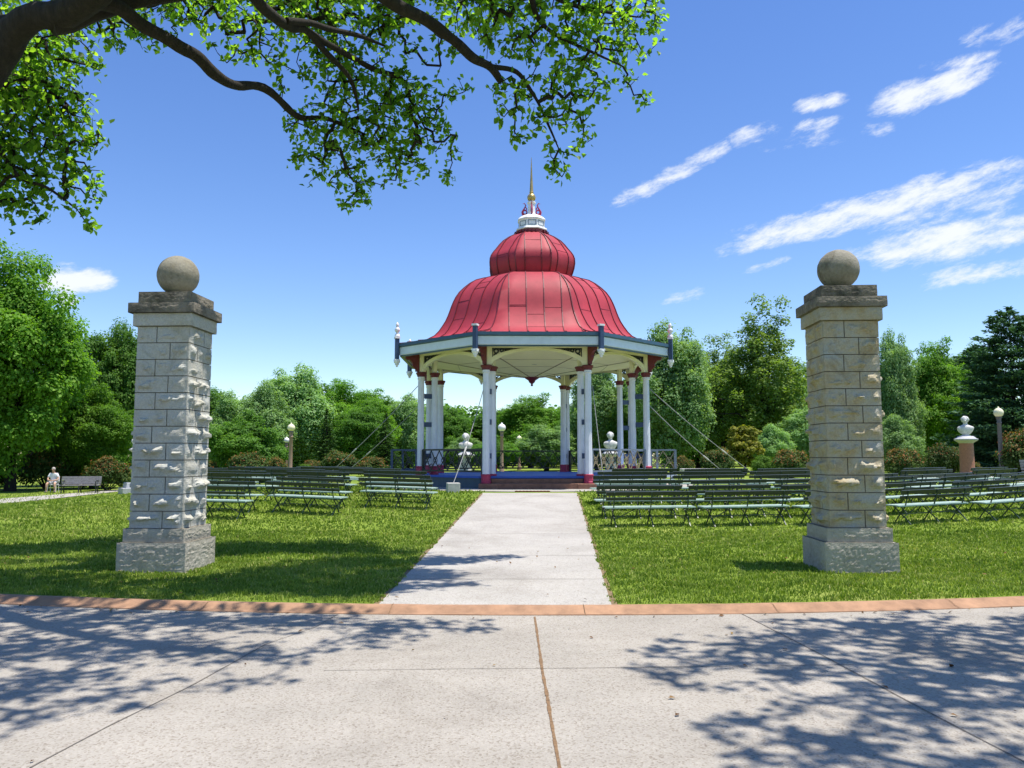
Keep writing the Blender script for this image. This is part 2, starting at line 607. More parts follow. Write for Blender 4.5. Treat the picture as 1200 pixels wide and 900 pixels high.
def build_path():
    pys = [709.5, 700, 690, 680, 670, 660, 650, 640, 630, 622, 614, 606, 600, 594, 588, 583, 579.5]
    L, Rr = [], []
    for py in pys:
        a, b = gnd(edge_l(py), py), gnd(edge_r(py), py)
        PATH.append((a.y, a.x, b.x, b.y))
        L.append(a)
        Rr.append(b)
    # run the near end under the kerb and the far end to the apron
    def arc(x):
        return CY - math.sqrt((RIN + 0.01) ** 2 - (x - CX) ** 2)
    xa, xb = L[0].x - (L[1].x - L[0].x) * 0.15, Rr[0].x
    L[0], Rr[0] = Vector((xa, arc(xa), 0)), Vector((xb, arc(xb), 0))
    L.append(Vector((L[-1].x - 0.1, 24.9, 0)))
    Rr.append(Vector((Rr[-1].x + 0.1, 24.9, 0)))
    mb = MB()
    n = len(L)

    def lift(p, h):
        return (p.x, p.y, float(T(p.x, p.y)) + h)
    mb.add([lift(p, 0.008) for p in L] + [lift(p, 0.008) for p in Rr], [(i, i + 1, n + i + 1, n + i) for i in range(n - 1)], 0)
    # narrow earth edging on both sides
    for side, s in ((L, -1), (Rr, 1)):
        outer = [Vector((p.x + s * (0.05 + 0.05 * abs(noise.noise(p * 1.7))), p.y, 0)) for p in side]
        mb.add([lift(p, 0.004) for p in side] + [lift(p, 0.004) for p in outer], [(i, i + 1, n + i + 1, n + i) for i in range(n - 1)], 1)
    for y in (10.2, 12.6, 15.6, 19.0, 22.4):
        xs = [np.interp(y, [q[0] for q in PATH], [q[1] for q in PATH]), np.interp(y, [q[3] for q in PATH], [q[2] for q in PATH])]
        z = float(T(0, y)) + 0.012
        mb.add([(xs[0], y, z), (xs[1], y, z), (xs[1], y + 0.012, z), (xs[0], y + 0.012, z)], [(0, 1, 2, 3)], 2)
    o = mb.build('path', [M['path'], M['dirt'], M['joint_thin']])
    tag(o, kind='structure')
    # apron round the bandstand
    mb = MB()
    n = 48
    vs = []
    for r in (3.0, 5.9):
        for k in range(n):
            a = 2 * PI * k / n
            x, y = BX + r * math.cos(a), BY + r * math.sin(a)
            vs.append((x, y, float(T(x, y)) + 0.012))
    mb.add(vs, [(k, (k + 1) % n, n + (k + 1) % n, n + k) for k in range(n)])
    tag(mb.build('bandstand_pavement', M['path']), kind='structure')
    # pale paths far away on both sides
    for pl, ph in (([(-60, 589), (0, 585), (60, 580.5), (110, 576.5), (150, 573)], [(-60, 595), (0, 591), (60, 585), (110, 579.5), (150, 575)]),
                   ([(1035, 559), (1110, 558.5), (1200, 558), (1300, 558)], [(1035, 563), (1110, 563), (1200, 566), (1300, 568)])):
        A = [gnd(*p) for p in pl]
        B = [gnd(*p) for p in ph]
        k = len(A)
        mb = MB().add([lift(p, 0.02) for p in A] + [lift(p, 0.02) for p in B], [(i, i + 1, k + i + 1, k + i) for i in range(k - 1)])
        tag(mb.build('far_path', M['path']), kind='structure')


BX, BY, BZ = 0.745, 29.6, 0.56
build_ground()
build_path()


def in_path(x, y, margin=0.05):
    py_ = [q[0] for q in PATH]
    xl = np.interp(y, py_, [q[1] for q in PATH])
    xr = np.interp(y, [q[3] for q in PATH], [q[2] for q in PATH])
    return (x > xl - margin) & (x < xr + margin)


def build_grass():
    Ps = []
    for (x0, x1, y0, y1, dens) in ((-7.5, 8.2, 8.2, 12.0, 2600), (-10.5, 11, 12.0, 16.0, 1300), (-14, 14.5, 16, 21, 560), (-17, 18, 21, 28, 200), (-34, -14, 20, 46, 45), (-13, -7.5, 8.2, 12.0, 1300), (8.2, 14, 8.2, 12.0, 1300), (-16, -10.5, 12, 16, 650), (11, 17, 12, 16, 650), (-20, -14, 14, 21, 260), (14.5, 22, 14, 21, 260), (17, 30, 20, 40, 45)):
        n = int((x1 - x0) * (y1 - y0) * dens)
        Ps.append(np.column_stack([RNG.uniform(x0, x1, n), RNG.uniform(y0, y1, n)]))
    P = np.vstack(Ps)
    x, y = P[:, 0], P[:, 1]
    r = np.hypot(x - CX, y - CY)
    keep = (r < RIN - 0.075) & ~in_path(x, y, 0.015 + 0.04 * np.sin(y * 13 + 2 * np.sin(y * 5))) & (np.hypot(x - BX, y - BY) > 5.9)
    # patchy growth
    keep &= RNG.random(len(x)) < 0.72 + 0.28 * np.sin(x * 2.3 + 1.3 * np.sin(y * 1.7)) * np.sin(y * 2.9 + x)
    x, y = x[keep], y[keep]
    n = len(x)
    z = T(x, y)
    far = np.clip((y - 9) / 14, 0, 1)
    clump = 0.5 + 0.25 * np.sin(x * 9.1 + 2.2 * np.sin(y * 5.3)) + 0.25 * np.sin(y * 11.7 + 1.9 * np.sin(x * 6.1 + 1))
    h = RNG.uniform(0.014, 0.045, n) * (1 + 0.5 * far) * (0.6 + 0.9 * clump)
    w = RNG.uniform(0.004, 0.008, n) * (1 + 2.2 * far)
    a = RNG.uniform(0, 2 * PI, n)
    lean = RNG.uniform(0.1, 0.9, n) * h
    b = RNG.uniform(0, 2 * PI, n)
    dx, dy = np.cos(a) * w, np.sin(a) * w
    lx, ly = np.cos(b) * lean, np.sin(b) * lean
    V = np.empty((n, 5, 3))
    V[:, 0] = np.column_stack([x - dx, y - dy, z - 0.005])
    V[:, 1] = np.column_stack([x + dx, y + dy, z - 0.005])
    V[:, 2] = np.column_stack([x + dx * 0.8 + lx * 0.4, y + dy * 0.8 + ly * 0.4, z + h * 0.6])
    V[:, 3] = np.column_stack([x - dx * 0.8 + lx * 0.4, y - dy * 0.8 + ly * 0.4, z + h * 0.6])
    V[:, 4] = np.column_stack([x + lx, y + ly, z + h])
    i = np.arange(n)[:, None] * 5
    F = np.vstack([i + np.array([[0, 1, 2]]), i + np.array([[0, 2, 3]]), i + np.array([[3, 2, 4]])])
    patch = 0.5 + 0.5 * np.sin(x * 0.9 + 2 * np.sin(y * 0.6)) * np.sin(y * 1.1 + np.sin(x * 0.7))
    tint = np.clip(RNG.normal(0.2 + 0.3 * patch + 0.28 * (1 - clump), 0.17, n), 0, 1)
    dry = RNG.random(n) < 0.05
    tint[dry] = RNG.uniform(0.85, 1, dry.sum())
    o = mesh_np('grass', V.reshape(-1, 3), F, M['grass'], np.repeat(tint, 5))
    tag(o, 'short mown green grass of the lawns', 'grass', kind='stuff')


build_grass()


def litter():
    n = 260
    P = []
    while len(P) < n:
        x, y = RNG.uniform(-8, 9), RNG.uniform(4.2, 15)
        r = math.hypot(x - CX, y - CY)
        if y < 8.2 and RNG.random() > 0.5:
            # most of it gathers along the kerb
            r = RIN + KW + abs(RNG.normal(0, 0.12)) + 0.03
            t = RNG.uniform(-0.3, 0.3)
            x, y = CX + r * math.sin(t), CY - r * math.cos(t)
        onroad = r > RIN + KW
        if not onroad and r > RIN - 0.1:
            continue
        P.append((x, y, 0.01 if onroad else float(T(x, y)) + 0.035))
    P = np.array(P)
    N = np.tile([0, 0, 1.0], (n, 1)) + RNG.normal(0, 0.25, (n, 3))
    o = leaf_mesh('fallen_leaves', P, N, RNG.uniform(0.02, 0.065, n), M['dry_leaf'], RNG.random(n), None, asp=0.3)
    tag(o, 'scattered small dry leaves and bits lying on the road and lawn', 'leaf litter', kind='stuff')


# ------------------------------------------------------------------ gate pillars
def rock_block(mb, W, H, amp, seed, rim=0.02, nx=14, nz=8, X=None, mat=0, lumps=True):
    """a rock-faced stone: flat tooled margin and a rough boss. local x across, z up, -y outward"""
    vs, fs = [], []
    rx = noise.random_vector() if False else None
    for j in range(nz + 1):
        for i in range(nx + 1):
            u, v = i / nx, j / nz
            x, z = (u - 0.5) * W, (v - 0.5) * H
            ex = min(u, 1 - u) * W
            ez = min(v, 1 - v) * H
            e = min(ex, ez)
            k = max(0.0, min(1.0, (e - rim) / (0.055)))
            p = Vector((x * 5 + seed * 7.3, seed * 3.1, z * 8))
            f = noise.fractal(p, 1.0, 2.0, 4)
            q = Vector((x * 11 + seed * 2.3, 4 + seed, z * 15))
            g = noise.fractal(q, 1.0, 2.0, 3)
            # the boss sits a little above the middle and breaks away irregularly
            boss = math.exp(-((z / H - 0.02) ** 2) / 0.035) * (0.55 + 0.9 * f)
            if lumps:
                pil = 0.26 * (1 - (2 * z / H) ** 2) * (1 - abs(2 * x / W) ** 4)
                rnd = math.sin(seed * 12.9898) * 43758.5453
                rnd -= math.floor(rnd)
                zo = (rnd - 0.5) * 0.3
                wide = math.exp(-((z / H - zo) ** 2) / 0.07)
                h = wide * (0.45 + 1.25 * f) + 0.34 * g - (0.18 if rnd > 0.3 else 0.6)
                d = pil + min(0.8, max(0.0, h) * 1.7)
            else:
                d = max(0.0, 0.5 + 0.3 * noise.fractal(Vector((x * 4 + seed, seed, z * 26)), 1.0, 2.0, 4) + 0.45 * noise.fractal(Vector((x * 26, seed, z * 30)), 1.0, 2.0, 3))
            y = -k * d * amp - 0.003 * g
            vs.append((x, y, z))
    n = nx + 1
    for j in range(nz):
        for i in range(nx):
            a = j * n + i
            fs.append((a, a + 1, a + n + 1, a + n))
    # sides going back into the wall
    m = len(vs)
    ring = [i for i in range(n)] + [j * n + nx for j in range(1, nz + 1)] + [nz * n + i for i in range(nx - 1, -1, -1)] + [j * n for j in range(nz - 1, 0, -1)]
    vs += [(vs[i][0], 0.025, vs[i][2]) for i in ring]
    L = len(ring)
    for k in range(L):
        fs.append((ring[(k + 1) % L], ring[k], m + k, m + (k + 1) % L))
    mb.add(vs, fs, mat, X)


def build_pillar(name, corner, which, yaw, label, seed, mats, S, SW):
    hb = 0.965 * SW / 2
    Rz = Matrix.Rotation(yaw, 3, 'Z')
    off = Vector((hb if which == 'R' else -hb, -hb, 0))
    c = Vector((corner.x, corner.y, 0)) - Rz @ off
    root = empty(name, (c.x, c.y, float(T(c.x, c.y))), yaw)
    tag(root, label, 'gate pillar', 'stone gate pillars at the lawn corners')
    X = Matrix.Identity(4)
    # base: two rough stones' worth of face, heavily tooled
    zb, zp, zs, zf, zk, zt = 0.425 * S, 0.62 * S, 3.57 * S, 3.76 * S, 3.91 * S, 4.09 * S
    wp, ws, wf, wk, wt = 0.865 * SW, 0.755 * SW, 0.85 * SW, 0.952 * SW, 0.765 * SW

    def rough_box(mb, w, z0, z1, amp, sd, lumps=False, rim=0.03):
        for k in range(4):
            Rk = Matrix.Rotation(k * PI / 2, 4, 'Z') @ Matrix.Translation((0, -w / 2, (z0 + z1) / 2))
            rock_block(mb, w - 0.002, z1 - z0, amp, sd + k * 1.7, rim, 44, 24, Rk, lumps=lumps)
        h = w / 2 - 0.001
        mb.add([(-h, -h, z1), (h, -h, z1), (h, h, z1), (-h, h, z1)], [(0, 1, 2, 3)])
        mb.add([(-h, -h, z0), (h, -h, z0), (h, h, z0), (-h, h, z0)], [(3, 2, 1, 0)])
    mb = MB()
    rough_box(mb, 0.965 * SW, -0.12, zb, 0.013, seed, rim=0.008)
    mb.build('base', mats['base'], root)
    mb = MB()
    rough_box(mb, wp, zb + 0.002, zp, 0.012, seed + 5, rim=0.012)
    mb.build('plinth', mats['base'], root, bevel=0.012)
    # shaft: twelve courses of rock-faced blocks round a mortar core
    mb = MB()
    n = 12
    ch = (zs - zp) / n
    hcore = ws / 2 - 0.02
    mb.box((0, 0, (zp + zs) / 2), (hcore * 2, hcore * 2, zs - zp), mat=1)
    rs = random.Random(seed)
    for j in range(n):
        for k in range(4):
            longleft = (j + k) % 2 == 0
            f = 0.635 + rs.uniform(-0.03, 0.03)
            cut = -ws / 2 + ws * (f if longleft else 1 - f)
            for (a, b) in ((-ws / 2, cut), (cut, ws / 2)):
                g = 0.005
                Rk = Matrix.Rotation(k * PI / 2, 4, 'Z') @ Matrix.Translation(((a + b) / 2, -ws / 2, zp + (j + 0.5) * ch))
                amp = rs.choice((0.045, 0.06, 0.07, 0.08)) * (0.55 if j > 8 else 1.0)
                rock_block(mb, (b - a) - 0.013, ch - 0.012, amp, seed + j * 3.1 + k * 11.7 + (a > -ws / 2 + 0.01) * 5.5, 0.022, int(10 + 16 * (b - a)), 10, Rk)
    mb.build('shaft', [mats['shaft'], M['joint_thin']], root)
    mb = MB()
    rough_box(mb, wf, zs + 0.002, zf, 0.006, seed + 9, rim=0.01)
    mb.build('frieze', mats['shaft'], root, bevel=0.01)
    mb = MB()
    rough_box(mb, wk, zf + 0.002, zk, 0.012, seed + 13, rim=0.004)
    rough_box(mb, wt, zk + 0.002, zt, 0.010, seed + 17, rim=0.004)
    mb.build('cap', mats['cap'], root, bevel=0.014)
    # ball
    mb = MB()
    prof = []
    rb = 0.286
    mb.lathe([(0.14, zt - 0.002), (0.135, zt + 0.04)], 20)
    nseg, nring = 48, 32
    vs, fs = [], []
    zc = zt + 0.02 + rb
    for i in range(nring + 1):
        ph = PI * (i + 0.001) / (nring + 0.002)
        for k in range(nseg):
            a = 2 * PI * k / nseg
            d = Vector((math.sin(ph) * math.cos(a), math.sin(ph) * math.sin(a), -math.cos(ph)))
            r = rb * (1 + 0.012 * noise.fractal(d * 6 + Vector((seed, 0, 0)), 1, 2, 4))
            vs.append((d.x * r, d.y * r, zc + d.z * r))
    for i in range(nring):
        for k in range(nseg):
            a, b = i * nseg + k, i * nseg + (k + 1) % nseg
            fs.append((a, b, b + nseg, a + nseg))
    mb.add(vs, fs)
    mb.build('ball', mats['ball'], root, smooth=True)
    return root


build_pillar('gate_pillar', gnd(216, 672.5), 'R', R(-3), 'pale stone gate pillar with a ball on top standing on the shaded lawn, its right face bright', 3.0,
             {'base': M['stone_base'], 'shaft': M['stone_pale'], 'cap': M['stone_cap'], 'ball': M['ball']}, 0.937, 0.978)
build_pillar('gate_pillar', gnd(968, 672.5), 'L', R(-3), 'tan stained stone gate pillar with a grey ball, in front of the benches beside the sunny lawn', 41.0,
             {'base': M['stone_base'], 'shaft': M['stone'], 'cap': M['stone_cap'], 'ball': M['ball']}, 0.957, 1.0)


# ------------------------------------------------------------------ bandstand
def octa(a, phase=0.0):
    r = a / math.cos(PI / 8)
    return [Vector((r * math.cos(-PI / 2 + PI / 8 + k * PI / 4), r * math.sin(-PI / 2 + PI / 8 + k * PI / 4), 0)) for k in range(8)]


def facet_frame(k):
    """angle of the middle of facet between corner k and k+1"""
    return -PI / 2 + PI / 4 * (k + 1)


def Q(z):
    return z - BZ


def build_bandstand():
    root = empty('bandstand', (BX, BY, BZ), R(1.0))
    tag(root, 'octagonal bandstand with red domed metal roof, pale columns, blue floor and gold spire', 'bandstand')
    TAN = math.tan(PI / 8)
    # ---- roof shells
    low = [(4.74, 5.54), (4.5, 5.575), (4.15, 5.63), (3.8, 5.73), (3.53, 5.89), (3.38, 6.06), (3.26, 6.25), (3.15, 6.44), (3.07, 6.63), (3.02, 6.77), (2.975, 6.91), (2.93, 7.04), (2.88, 7.17), (2.80, 7.345), (2.67, 7.55), (2.5, 7.73), (2.3, 7.91), (2.07, 8.06), (1.75, 8.17), (1.4, 8.22)]
    onion = [(1.39, 8.18), (1.48, 8.36), (1.54, 8.56), (1.57, 8.76), (1.56, 8.93), (1.515, 9.06), (1.44, 9.18), (1.345, 9.3), (1.21, 9.49), (1.07, 9.65), (0.85, 9.82), (0.6, 9.965)]

    def shell(prof, name, gap_list):
        mb = MB()
        vs, fs = [], []
        sub = 6
        for (a, z) in prof:
            for k in range(8):
                t = facet_frame(k)
                nx, ny = math.cos(t), math.sin(t)
                for s in range(sub):
                    u = (-1 + 2 * s / sub) * a * TAN
                    dent = 0.008 * noise.noise(Vector((u * 2 + k * 5, z * 2, 3)))
                    vs.append(((a + dent) * nx - u * ny, (a + dent) * ny + u * nx, Q(z)))
        n = 8 * sub
        for i in range(len(prof) - 1):
            for j in range(n):
                fs.append((i * n + j, i * n + (j + 1) % n, (i + 1) * n + (j + 1) % n, (i + 1) * n + j))
        mb.add(vs, fs)
        sh = mb.build(name, M['red'], root, smooth=True)
        # smooth along the profile but keep the ridges crisp
        sm = MB()
        dense = []
        for i in range(len(prof) - 1):
            for q in range(3):
                f = q / 3
                dense.append((prof[i][0] + (prof[i + 1][0] - prof[i][0]) * f, prof[i][1] + (prof[i + 1][1] - prof[i][1]) * f))
        dense.append(prof[-1])
        for k in range(8):
            t = facet_frame(k)
            nrm, tan = Vector((math.cos(t), math.sin(t), 0)), Vector((-math.sin(t), math.cos(t), 0))
            lines = [(u, False) for u in gap_list] + [(None, True)]
            for u, ridge in lines:
                run = []
                for i, (a, z) in enumerate(dense):
                    if ridge:
                        uu = a * TAN
                    elif abs(u) < a * TAN - 0.02:
                        uu = u
                    else:
                        if len(run) > 1:
                            sweep(sm, run, 0.03)
                        run = []
                        continue
                    a0, z0 = dense[max(i - 1, 0)]
                    a1, z1 = dense[min(i + 1, len(dense) - 1)]
                    dz, da = z1 - z0, a1 - a0
                    out = (nrm * dz + Vector((0, 0, -da))).normalized()
                    p = nrm * a + tan * uu + Vector((0, 0, Q(z)))
                    run.append((p, out, tan))
                if len(run) > 1:
                    sweep(sm, run, 0.03)
            # short cross seams
            us = [-a_ for a_ in ()] 
            edges = sorted(gap_list)
            rr = random.Random(k + len(prof))
            for e0, e1 in zip(edges[:-1], edges[1:]):
                for q in range(2):
                    i = rr.randrange(8, len(dense) - 6)
                    a, z = dense[i]
                    if max(abs(e0), abs(e1)) < a * TAN:
                        a1, z1 = dense[i + 1]
                        out = (nrm * (z1 - z) + Vector((0, 0, a - a1))).normalized() * 0.004
                        A = nrm * a + tan * e0 + Vector((0, 0, Q(z))) + out
                        B = nrm * a + tan * e1 + Vector((0, 0, Q(z))) + out
                        sm.beam(A, B, 0.009, 0.009)
        sm.build('seam', M['seam'], sh)

    def sweep(mb, run, w):
        vs, fs = [], []
        for p, out, tan in run:
            vs += [p - tan * w / 2 - out * 0.01, p - tan * w / 2 + out * 0.028, p + tan * w / 2 + out * 0.028, p + tan * w / 2 - out * 0.01]
        for i in range(len(run) - 1):
            a = i * 4
            for j in range(3):
                fs.append((a + j, a + j + 1, a + j + 5, a + j + 4))
        mb.add(vs, fs)

    shell(low, 'roof', [-1.5, -0.9, -0.3, 0.3, 0.9, 1.5])
    shell(onion, 'dome', [-0.3, 0.3])

    # ---- eaves
    def ring(name, mat, spec, bevel=0.0):
        """spec: list of (apothem, z) closed loop swept round the octagon"""
        mb = MB()
        n = len(spec)
        vs, fs = [], []
        for k in range(8):
            for (a, z) in spec:
                c = octa(a)[k]
                vs.append((c.x, c.y, Q(z)))
        for k in range(8):
            for j in range(n):
                a, b = k * n + j, k * n + (j + 1) % n
                c, d = ((k + 1) % 8) * n + (j + 1) % n, ((k + 1) % 8) * n + j
                fs.append((a, b, c, d))
        mb.add(vs, fs)
        return mb.build(name, mat, root, bevel=bevel)

    ring('cornice', M['teal'], [(4.75, 5.535), (4.79, 5.535), (4.80, 5.43), (4.72, 5.40), (4.5, 5.40), (4.5, 5.535)])
    ring('fascia', M['fascia'], [(4.725, 5.397), (4.725, 5.14), (4.69, 5.12), (4.64, 5.12), (4.64, 5.397)])
    ring('soffit', M['cream'], [(4.637, 5.20), (4.637, 5.24), (3.86, 5.24), (3.86, 5.20)])
    ring('fascia_bead', M['teal'], [(4.70, 5.117), (4.70, 5.08), (4.6, 5.08), (4.6, 5.117)])
    ring('beam', M['cream'], [(4.06, 5.197), (4.06, 5.12), (3.9, 5.12), (3.9, 5.197)])
    # ---- ceiling: shallow inverted pyramid of boards
    mb = MB()
    pts = octa(3.89)
    vs = [(p.x, p.y, Q(5.06)) for p in pts] + [(0, 0, Q(4.52))]
    vs += [(p.x, p.y, Q(5.10)) for p in pts] + [(0, 0, Q(4.56))]
    fs = [(k, (k + 1) % 8, 8) for k in range(8)] + [(9 + k, 9 + (k + 1) % 8, 17) for k in range(8)]
    mb.add(vs, fs)
    for k in range(8):
        a, b = Vector(vs[k]), Vector(vs[8])
        mb.beam(a - Vector((0, 0, 0.008)), b - Vector((0, 0, 0.008)), 0.035, 0.016, mat=1)
        for f in (0.3, 0.55, 0.78):
            p = Vector(vs[k]).lerp(b, f)
            q = Vector(vs[(k + 1) % 8]).lerp(b, f)
            mb.beam(p - Vector((0, 0, 0.003)), q - Vector((0, 0, 0.003)), 0.012, 0.008, mat=1)
    ce = mb.build('ceiling', [M['ceiling'], M['lattice']], root)
    MB().lathe([(0.02, Q(4.22)), (0.05, Q(4.26)), (0.03, Q(4.3)), (0.1, Q(4.36)), (0.14, Q(4.44)), (0.24, Q(4.5)), (0.28, Q(4.545)), (0.1, Q(4.57))], 16).build('pendant', M['maroon'], ce, smooth=True)
    for k in (7, 3):
        t = facet_frame(k)
        MB().lathe([(0.16, Q(4.80)), (0.16, Q(4.88))], 12, (math.cos(t) * 1.9, math.sin(t) * 1.9, 0)).build('ceiling_vent', M['iron'], ce)

    # ---- columns: at every corner an outer and an inner octagonal shaft
    C = octa(3.98)
    FL = 0.97
    for k in range(8):
        rad = C[k].normalized()
        tanv = Vector((-rad.y, rad.x, 0))
        front = k in (0, 7)
        zb = 0.74 if front else FL
        for off in (0.0, -0.5):
            p = C[k] + rad * off
            c = (p.x, p.y, 0)
            ph = math.atan2(rad.y, rad.x) + PI / 8
            mb = MB().lathe([(0.128, Q(zb + 0.28)), (0.122, Q(zb + 0.34)), (0.108, Q(4.34)), (0.108, Q(4.36))], 8, c, phase=ph)
            col = mb.build('column', M['column'], root)
            mb = MB().lathe([(0.165, Q(zb)), (0.165, Q(zb + 0.05)), (0.15, Q(zb + 0.07)), (0.15, Q(zb + 0.24)), (0.165, Q(zb + 0.255)), (0.165, Q(zb + 0.28)), (0.13, Q(zb + 0.3))], 8, c, phase=ph)
            mb.build('column_base', M['rose'], col)
            MB().lathe([(0.108, Q(4.30)), (0.135, Q(4.315)), (0.135, Q(4.335)), (0.118, Q(4.35)), (0.122, Q(4.395)), (0.1, Q(4.4))], 8, c, phase=ph).build('necking', M['white'], col)
            MB().lathe([(0.122, Q(4.398)), (0.15, Q(4.42)), (0.15, Q(4.46)), (0.18, Q(4.5)), (0.19, Q(4.54)), (0.165, Q(4.56))], 8, c, phase=ph).build('capital', M['maroon'], col)
        # tie blocks between the pair
        mid = C[k] - rad * 0.25
        for z in (1.62, 2.72, 3.72):
            MB().box((mid.x, mid.y, Q(z)), (0.29, 0.05, 0.17), math.atan2(rad.y, rad.x)).build('tie_block', M['navy'], root)
        # posts over the columns
        for off in (0.0, -0.5):
            p = C[k] + rad * off
            MB().box((p.x, p.y, Q(4.85)), (0.15, 0.15, 0.57), math.atan2(rad.y, rad.x)).build('post_block', M['cream'], root)
        # maroon scrolled bracket towards the eaves corner
        prof = [(0.085, 5.145), (0.98, 5.145), (0.95, 5.05), (0.8, 5.03), (0.78, 4.94), (0.6, 4.93), (0.5, 4.88), (0.44, 4.8), (0.46, 4.74), (0.36, 4.7), (0.28, 4.66), (0.27, 4.58), (0.085, 4.57)]
        prof = [(u * 0.66 + 0.03, z + (0.05 if z > 4.7 else 0)) for u, z in prof]
        vs = []
        for s in (-0.05, 0.05):
            for u, z in prof:
                p = C[k] + rad * u + tanv * s
                vs.append((p.x, p.y, Q(z)))
        n = len(prof)
        fs = [tuple(range(n)), tuple(range(2 * n - 1, n - 1, -1))] + [(i, (i + 1) % n, n + (i + 1) % n, n + i) for i in range(n)]
        MB().add(vs, fs).build('bracket', M['maroon'], root)
        # hanging corner post at the eaves
        e = octa(4.80)[k]
        ang = math.atan2(e.y, e.x)
        mb = MB()
        mb.box((e.x, e.y, Q(5.33)), (0.14, 0.14, 0.78), ang)
        cp = mb.build('corner_post', M['navy'], root, bevel=0.012)
        mb = MB()
        mb.lathe([(0.105, Q(4.94)), (0.115, Q(4.9)), (0.10, Q(4.86)), (0.075, Q(4.84)), (0.075, Q(4.8)), (0.04, Q(4.77)), (0.05, Q(4.74)), (0.015, Q(4.71))][::-1], 12, (e.x, e.y, 0))
        mb.box((e.x, e.y, Q(4.955)), (0.19, 0.19, 0.05), ang)
        mb.build('drop', M['white'], cp, smooth=True)
        mb = MB()
        mb.box((e.x, e.y, Q(5.74)), (0.18, 0.18, 0.06), ang)
        if not front:
            mb.lathe([(0.075, Q(5.77)), (0.095, Q(5.8)), (0.08, Q(5.86)), (0.04, Q(5.9)), (0.05, Q(5.93)), (0.092, Q(5.99)), (0.088, Q(6.06)), (0.036, Q(6.12)), (0.048, Q(6.15)), (0.06, Q(6.2)), (0.032, Q(6.26)), (0.01, Q(6.29))], 12, (e.x, e.y, 0))
        mb.build('post_finial', M['white'], cp, smooth=True)

    # ---- arches with pierced spandrels
    for k in range(8):
        a, b = C[k], C[(k + 1) % 8]
        t = facet_frame(k)
        nrm, tan = Vector((math.cos(t), math.sin(t), 0)), (b - a).normalized()
        mid = (a + b) / 2
        half = (b - a).length / 2 - 0.10
        th = 0.05
        zs0, rise = 4.57, 0.47
        outer, inner = [], []
        N = 24
        for i in range(N + 1):
            f = -1 + 2 * i / N
            g = max(0.0, 1 - f * f) ** 0.7
            inner.append((f * (half - 0.04), zs0 + rise * g))
            outer.append((f * half, min(5.117, zs0 + 0.17 + (rise - 0.075) * g)))
        vs = []
        for s in (-th, th):
            for u, z in outer + inner:
                p = mid + tan * u + nrm * s
                vs.append((p.x, p.y, Q(z)))
        n = N + 1
        fs = []
        for s in (0, 1):
            o0 = s * 2 * n
            for i in range(N):
                fs.append((o0 + i, o0 + i + 1, o0 + n + i + 1, o0 + n + i))
        for i in range(N):
            fs.append((i, i + 1, 2 * n + i + 1, 2 * n + i))
            fs.append((n + i, n + i + 1, 3 * n + i + 1, 3 * n + i))
        mb = MB().add(vs, fs)
        for s in (-1, 1):
            q = mid + tan * s * (half - 0.02)
            mb.beam(q + Vector((0, 0, Q(4.57))), q + Vector((0, 0, Q(5.118))), 0.13, 0.12, up=nrm)
        ar = mb.build('arch', M['cream'], root)
        for s in (-1, 1):
            mb = MB()
            for (du, z, r) in ((0.22, 5.02, 0.07), (0.40, 5.045, 0.05), (0.54, 5.065, 0.035), (0.2, 4.88, 0.045)):
                mb.torus(mid + tan * s * (half - du) + Vector((0, 0, Q(z))), r, 0.026, tan, (0, 0, 1), 14, 6)
            mb.beam(mid + tan * s * (half - 0.10) + Vector((0, 0, Q(4.80))), mid + tan * s * (half - 0.10) + Vector((0, 0, Q(5.115))), 0.03, 0.05, up=nrm)
            mb.beam(mid + tan * s * (half - 0.12) + Vector((0, 0, Q(5.10))), mid + tan * s * (half - 0.75) + Vector((0, 0, Q(5.10))), 0.03, 0.03)
            mb.beam(mid + tan * s * (half - 0.13) + Vector((0, 0, Q(4.84))), mid + tan * s * (half - 0.68) + Vector((0, 0, Q(5.085))), 0.03, 0.04)
            mb.build('spandrel', M['iron'], ar)

    # ---- platform
    mb = MB()
    P = octa(4.06)
    Pin = [(p.x, p.y) for p in P]
    # front edge drawn back between the front columns for the steps
    top = []
    for k in range(8):
        top.append(P[k])
    vs = [(p.x, p.y, Q(FL)) for p in P] + [(p.x, p.y, Q(FL - 0.07)) for p in P]
    # pull the front facet in so that the front columns stand before it
    for k in (7, 0):
        for o in (0, 8):
            x, y, z = vs[k + o]
            vs[k + o] = (x * 1.12, y + 0.34, z)
    mb.add(vs, [tuple(range(8)), tuple(range(15, 7, -1))] + [(k, (k + 1) % 8, 8 + (k + 1) % 8, 8 + k) for k in range(8)])
    mb.build('floor', M['blue_floor'], root)
    mb = MB()
    vs = [(x * 0.985, y * 0.985, z - 0.07 - 0.004) for x, y, z in vs[:8]] + [(x * 0.985, y * 0.985, -0.1) for x, y, z in vs[:8]]
    mb.add(vs, [(k, (k + 1) % 8, 8 + (k + 1) % 8, 8 + k) for k in range(8)])
    mb.build('skirt', M['teal'], root)
    # side landings
    for s in (-1, 1):
        mb = MB()
        mb.box((s * 4.55, 0.0, Q(FL - 0.05)), (0.96, 3.3, 0.09))
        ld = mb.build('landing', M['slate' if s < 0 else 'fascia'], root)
        mb = MB()
        for y in (-1.4, 0, 1.4):
            mb.box((s * 4.9, y, Q(0.7)), (0.1, 0.1, 0.42))
        mb.build('support', M['slate'], ld)

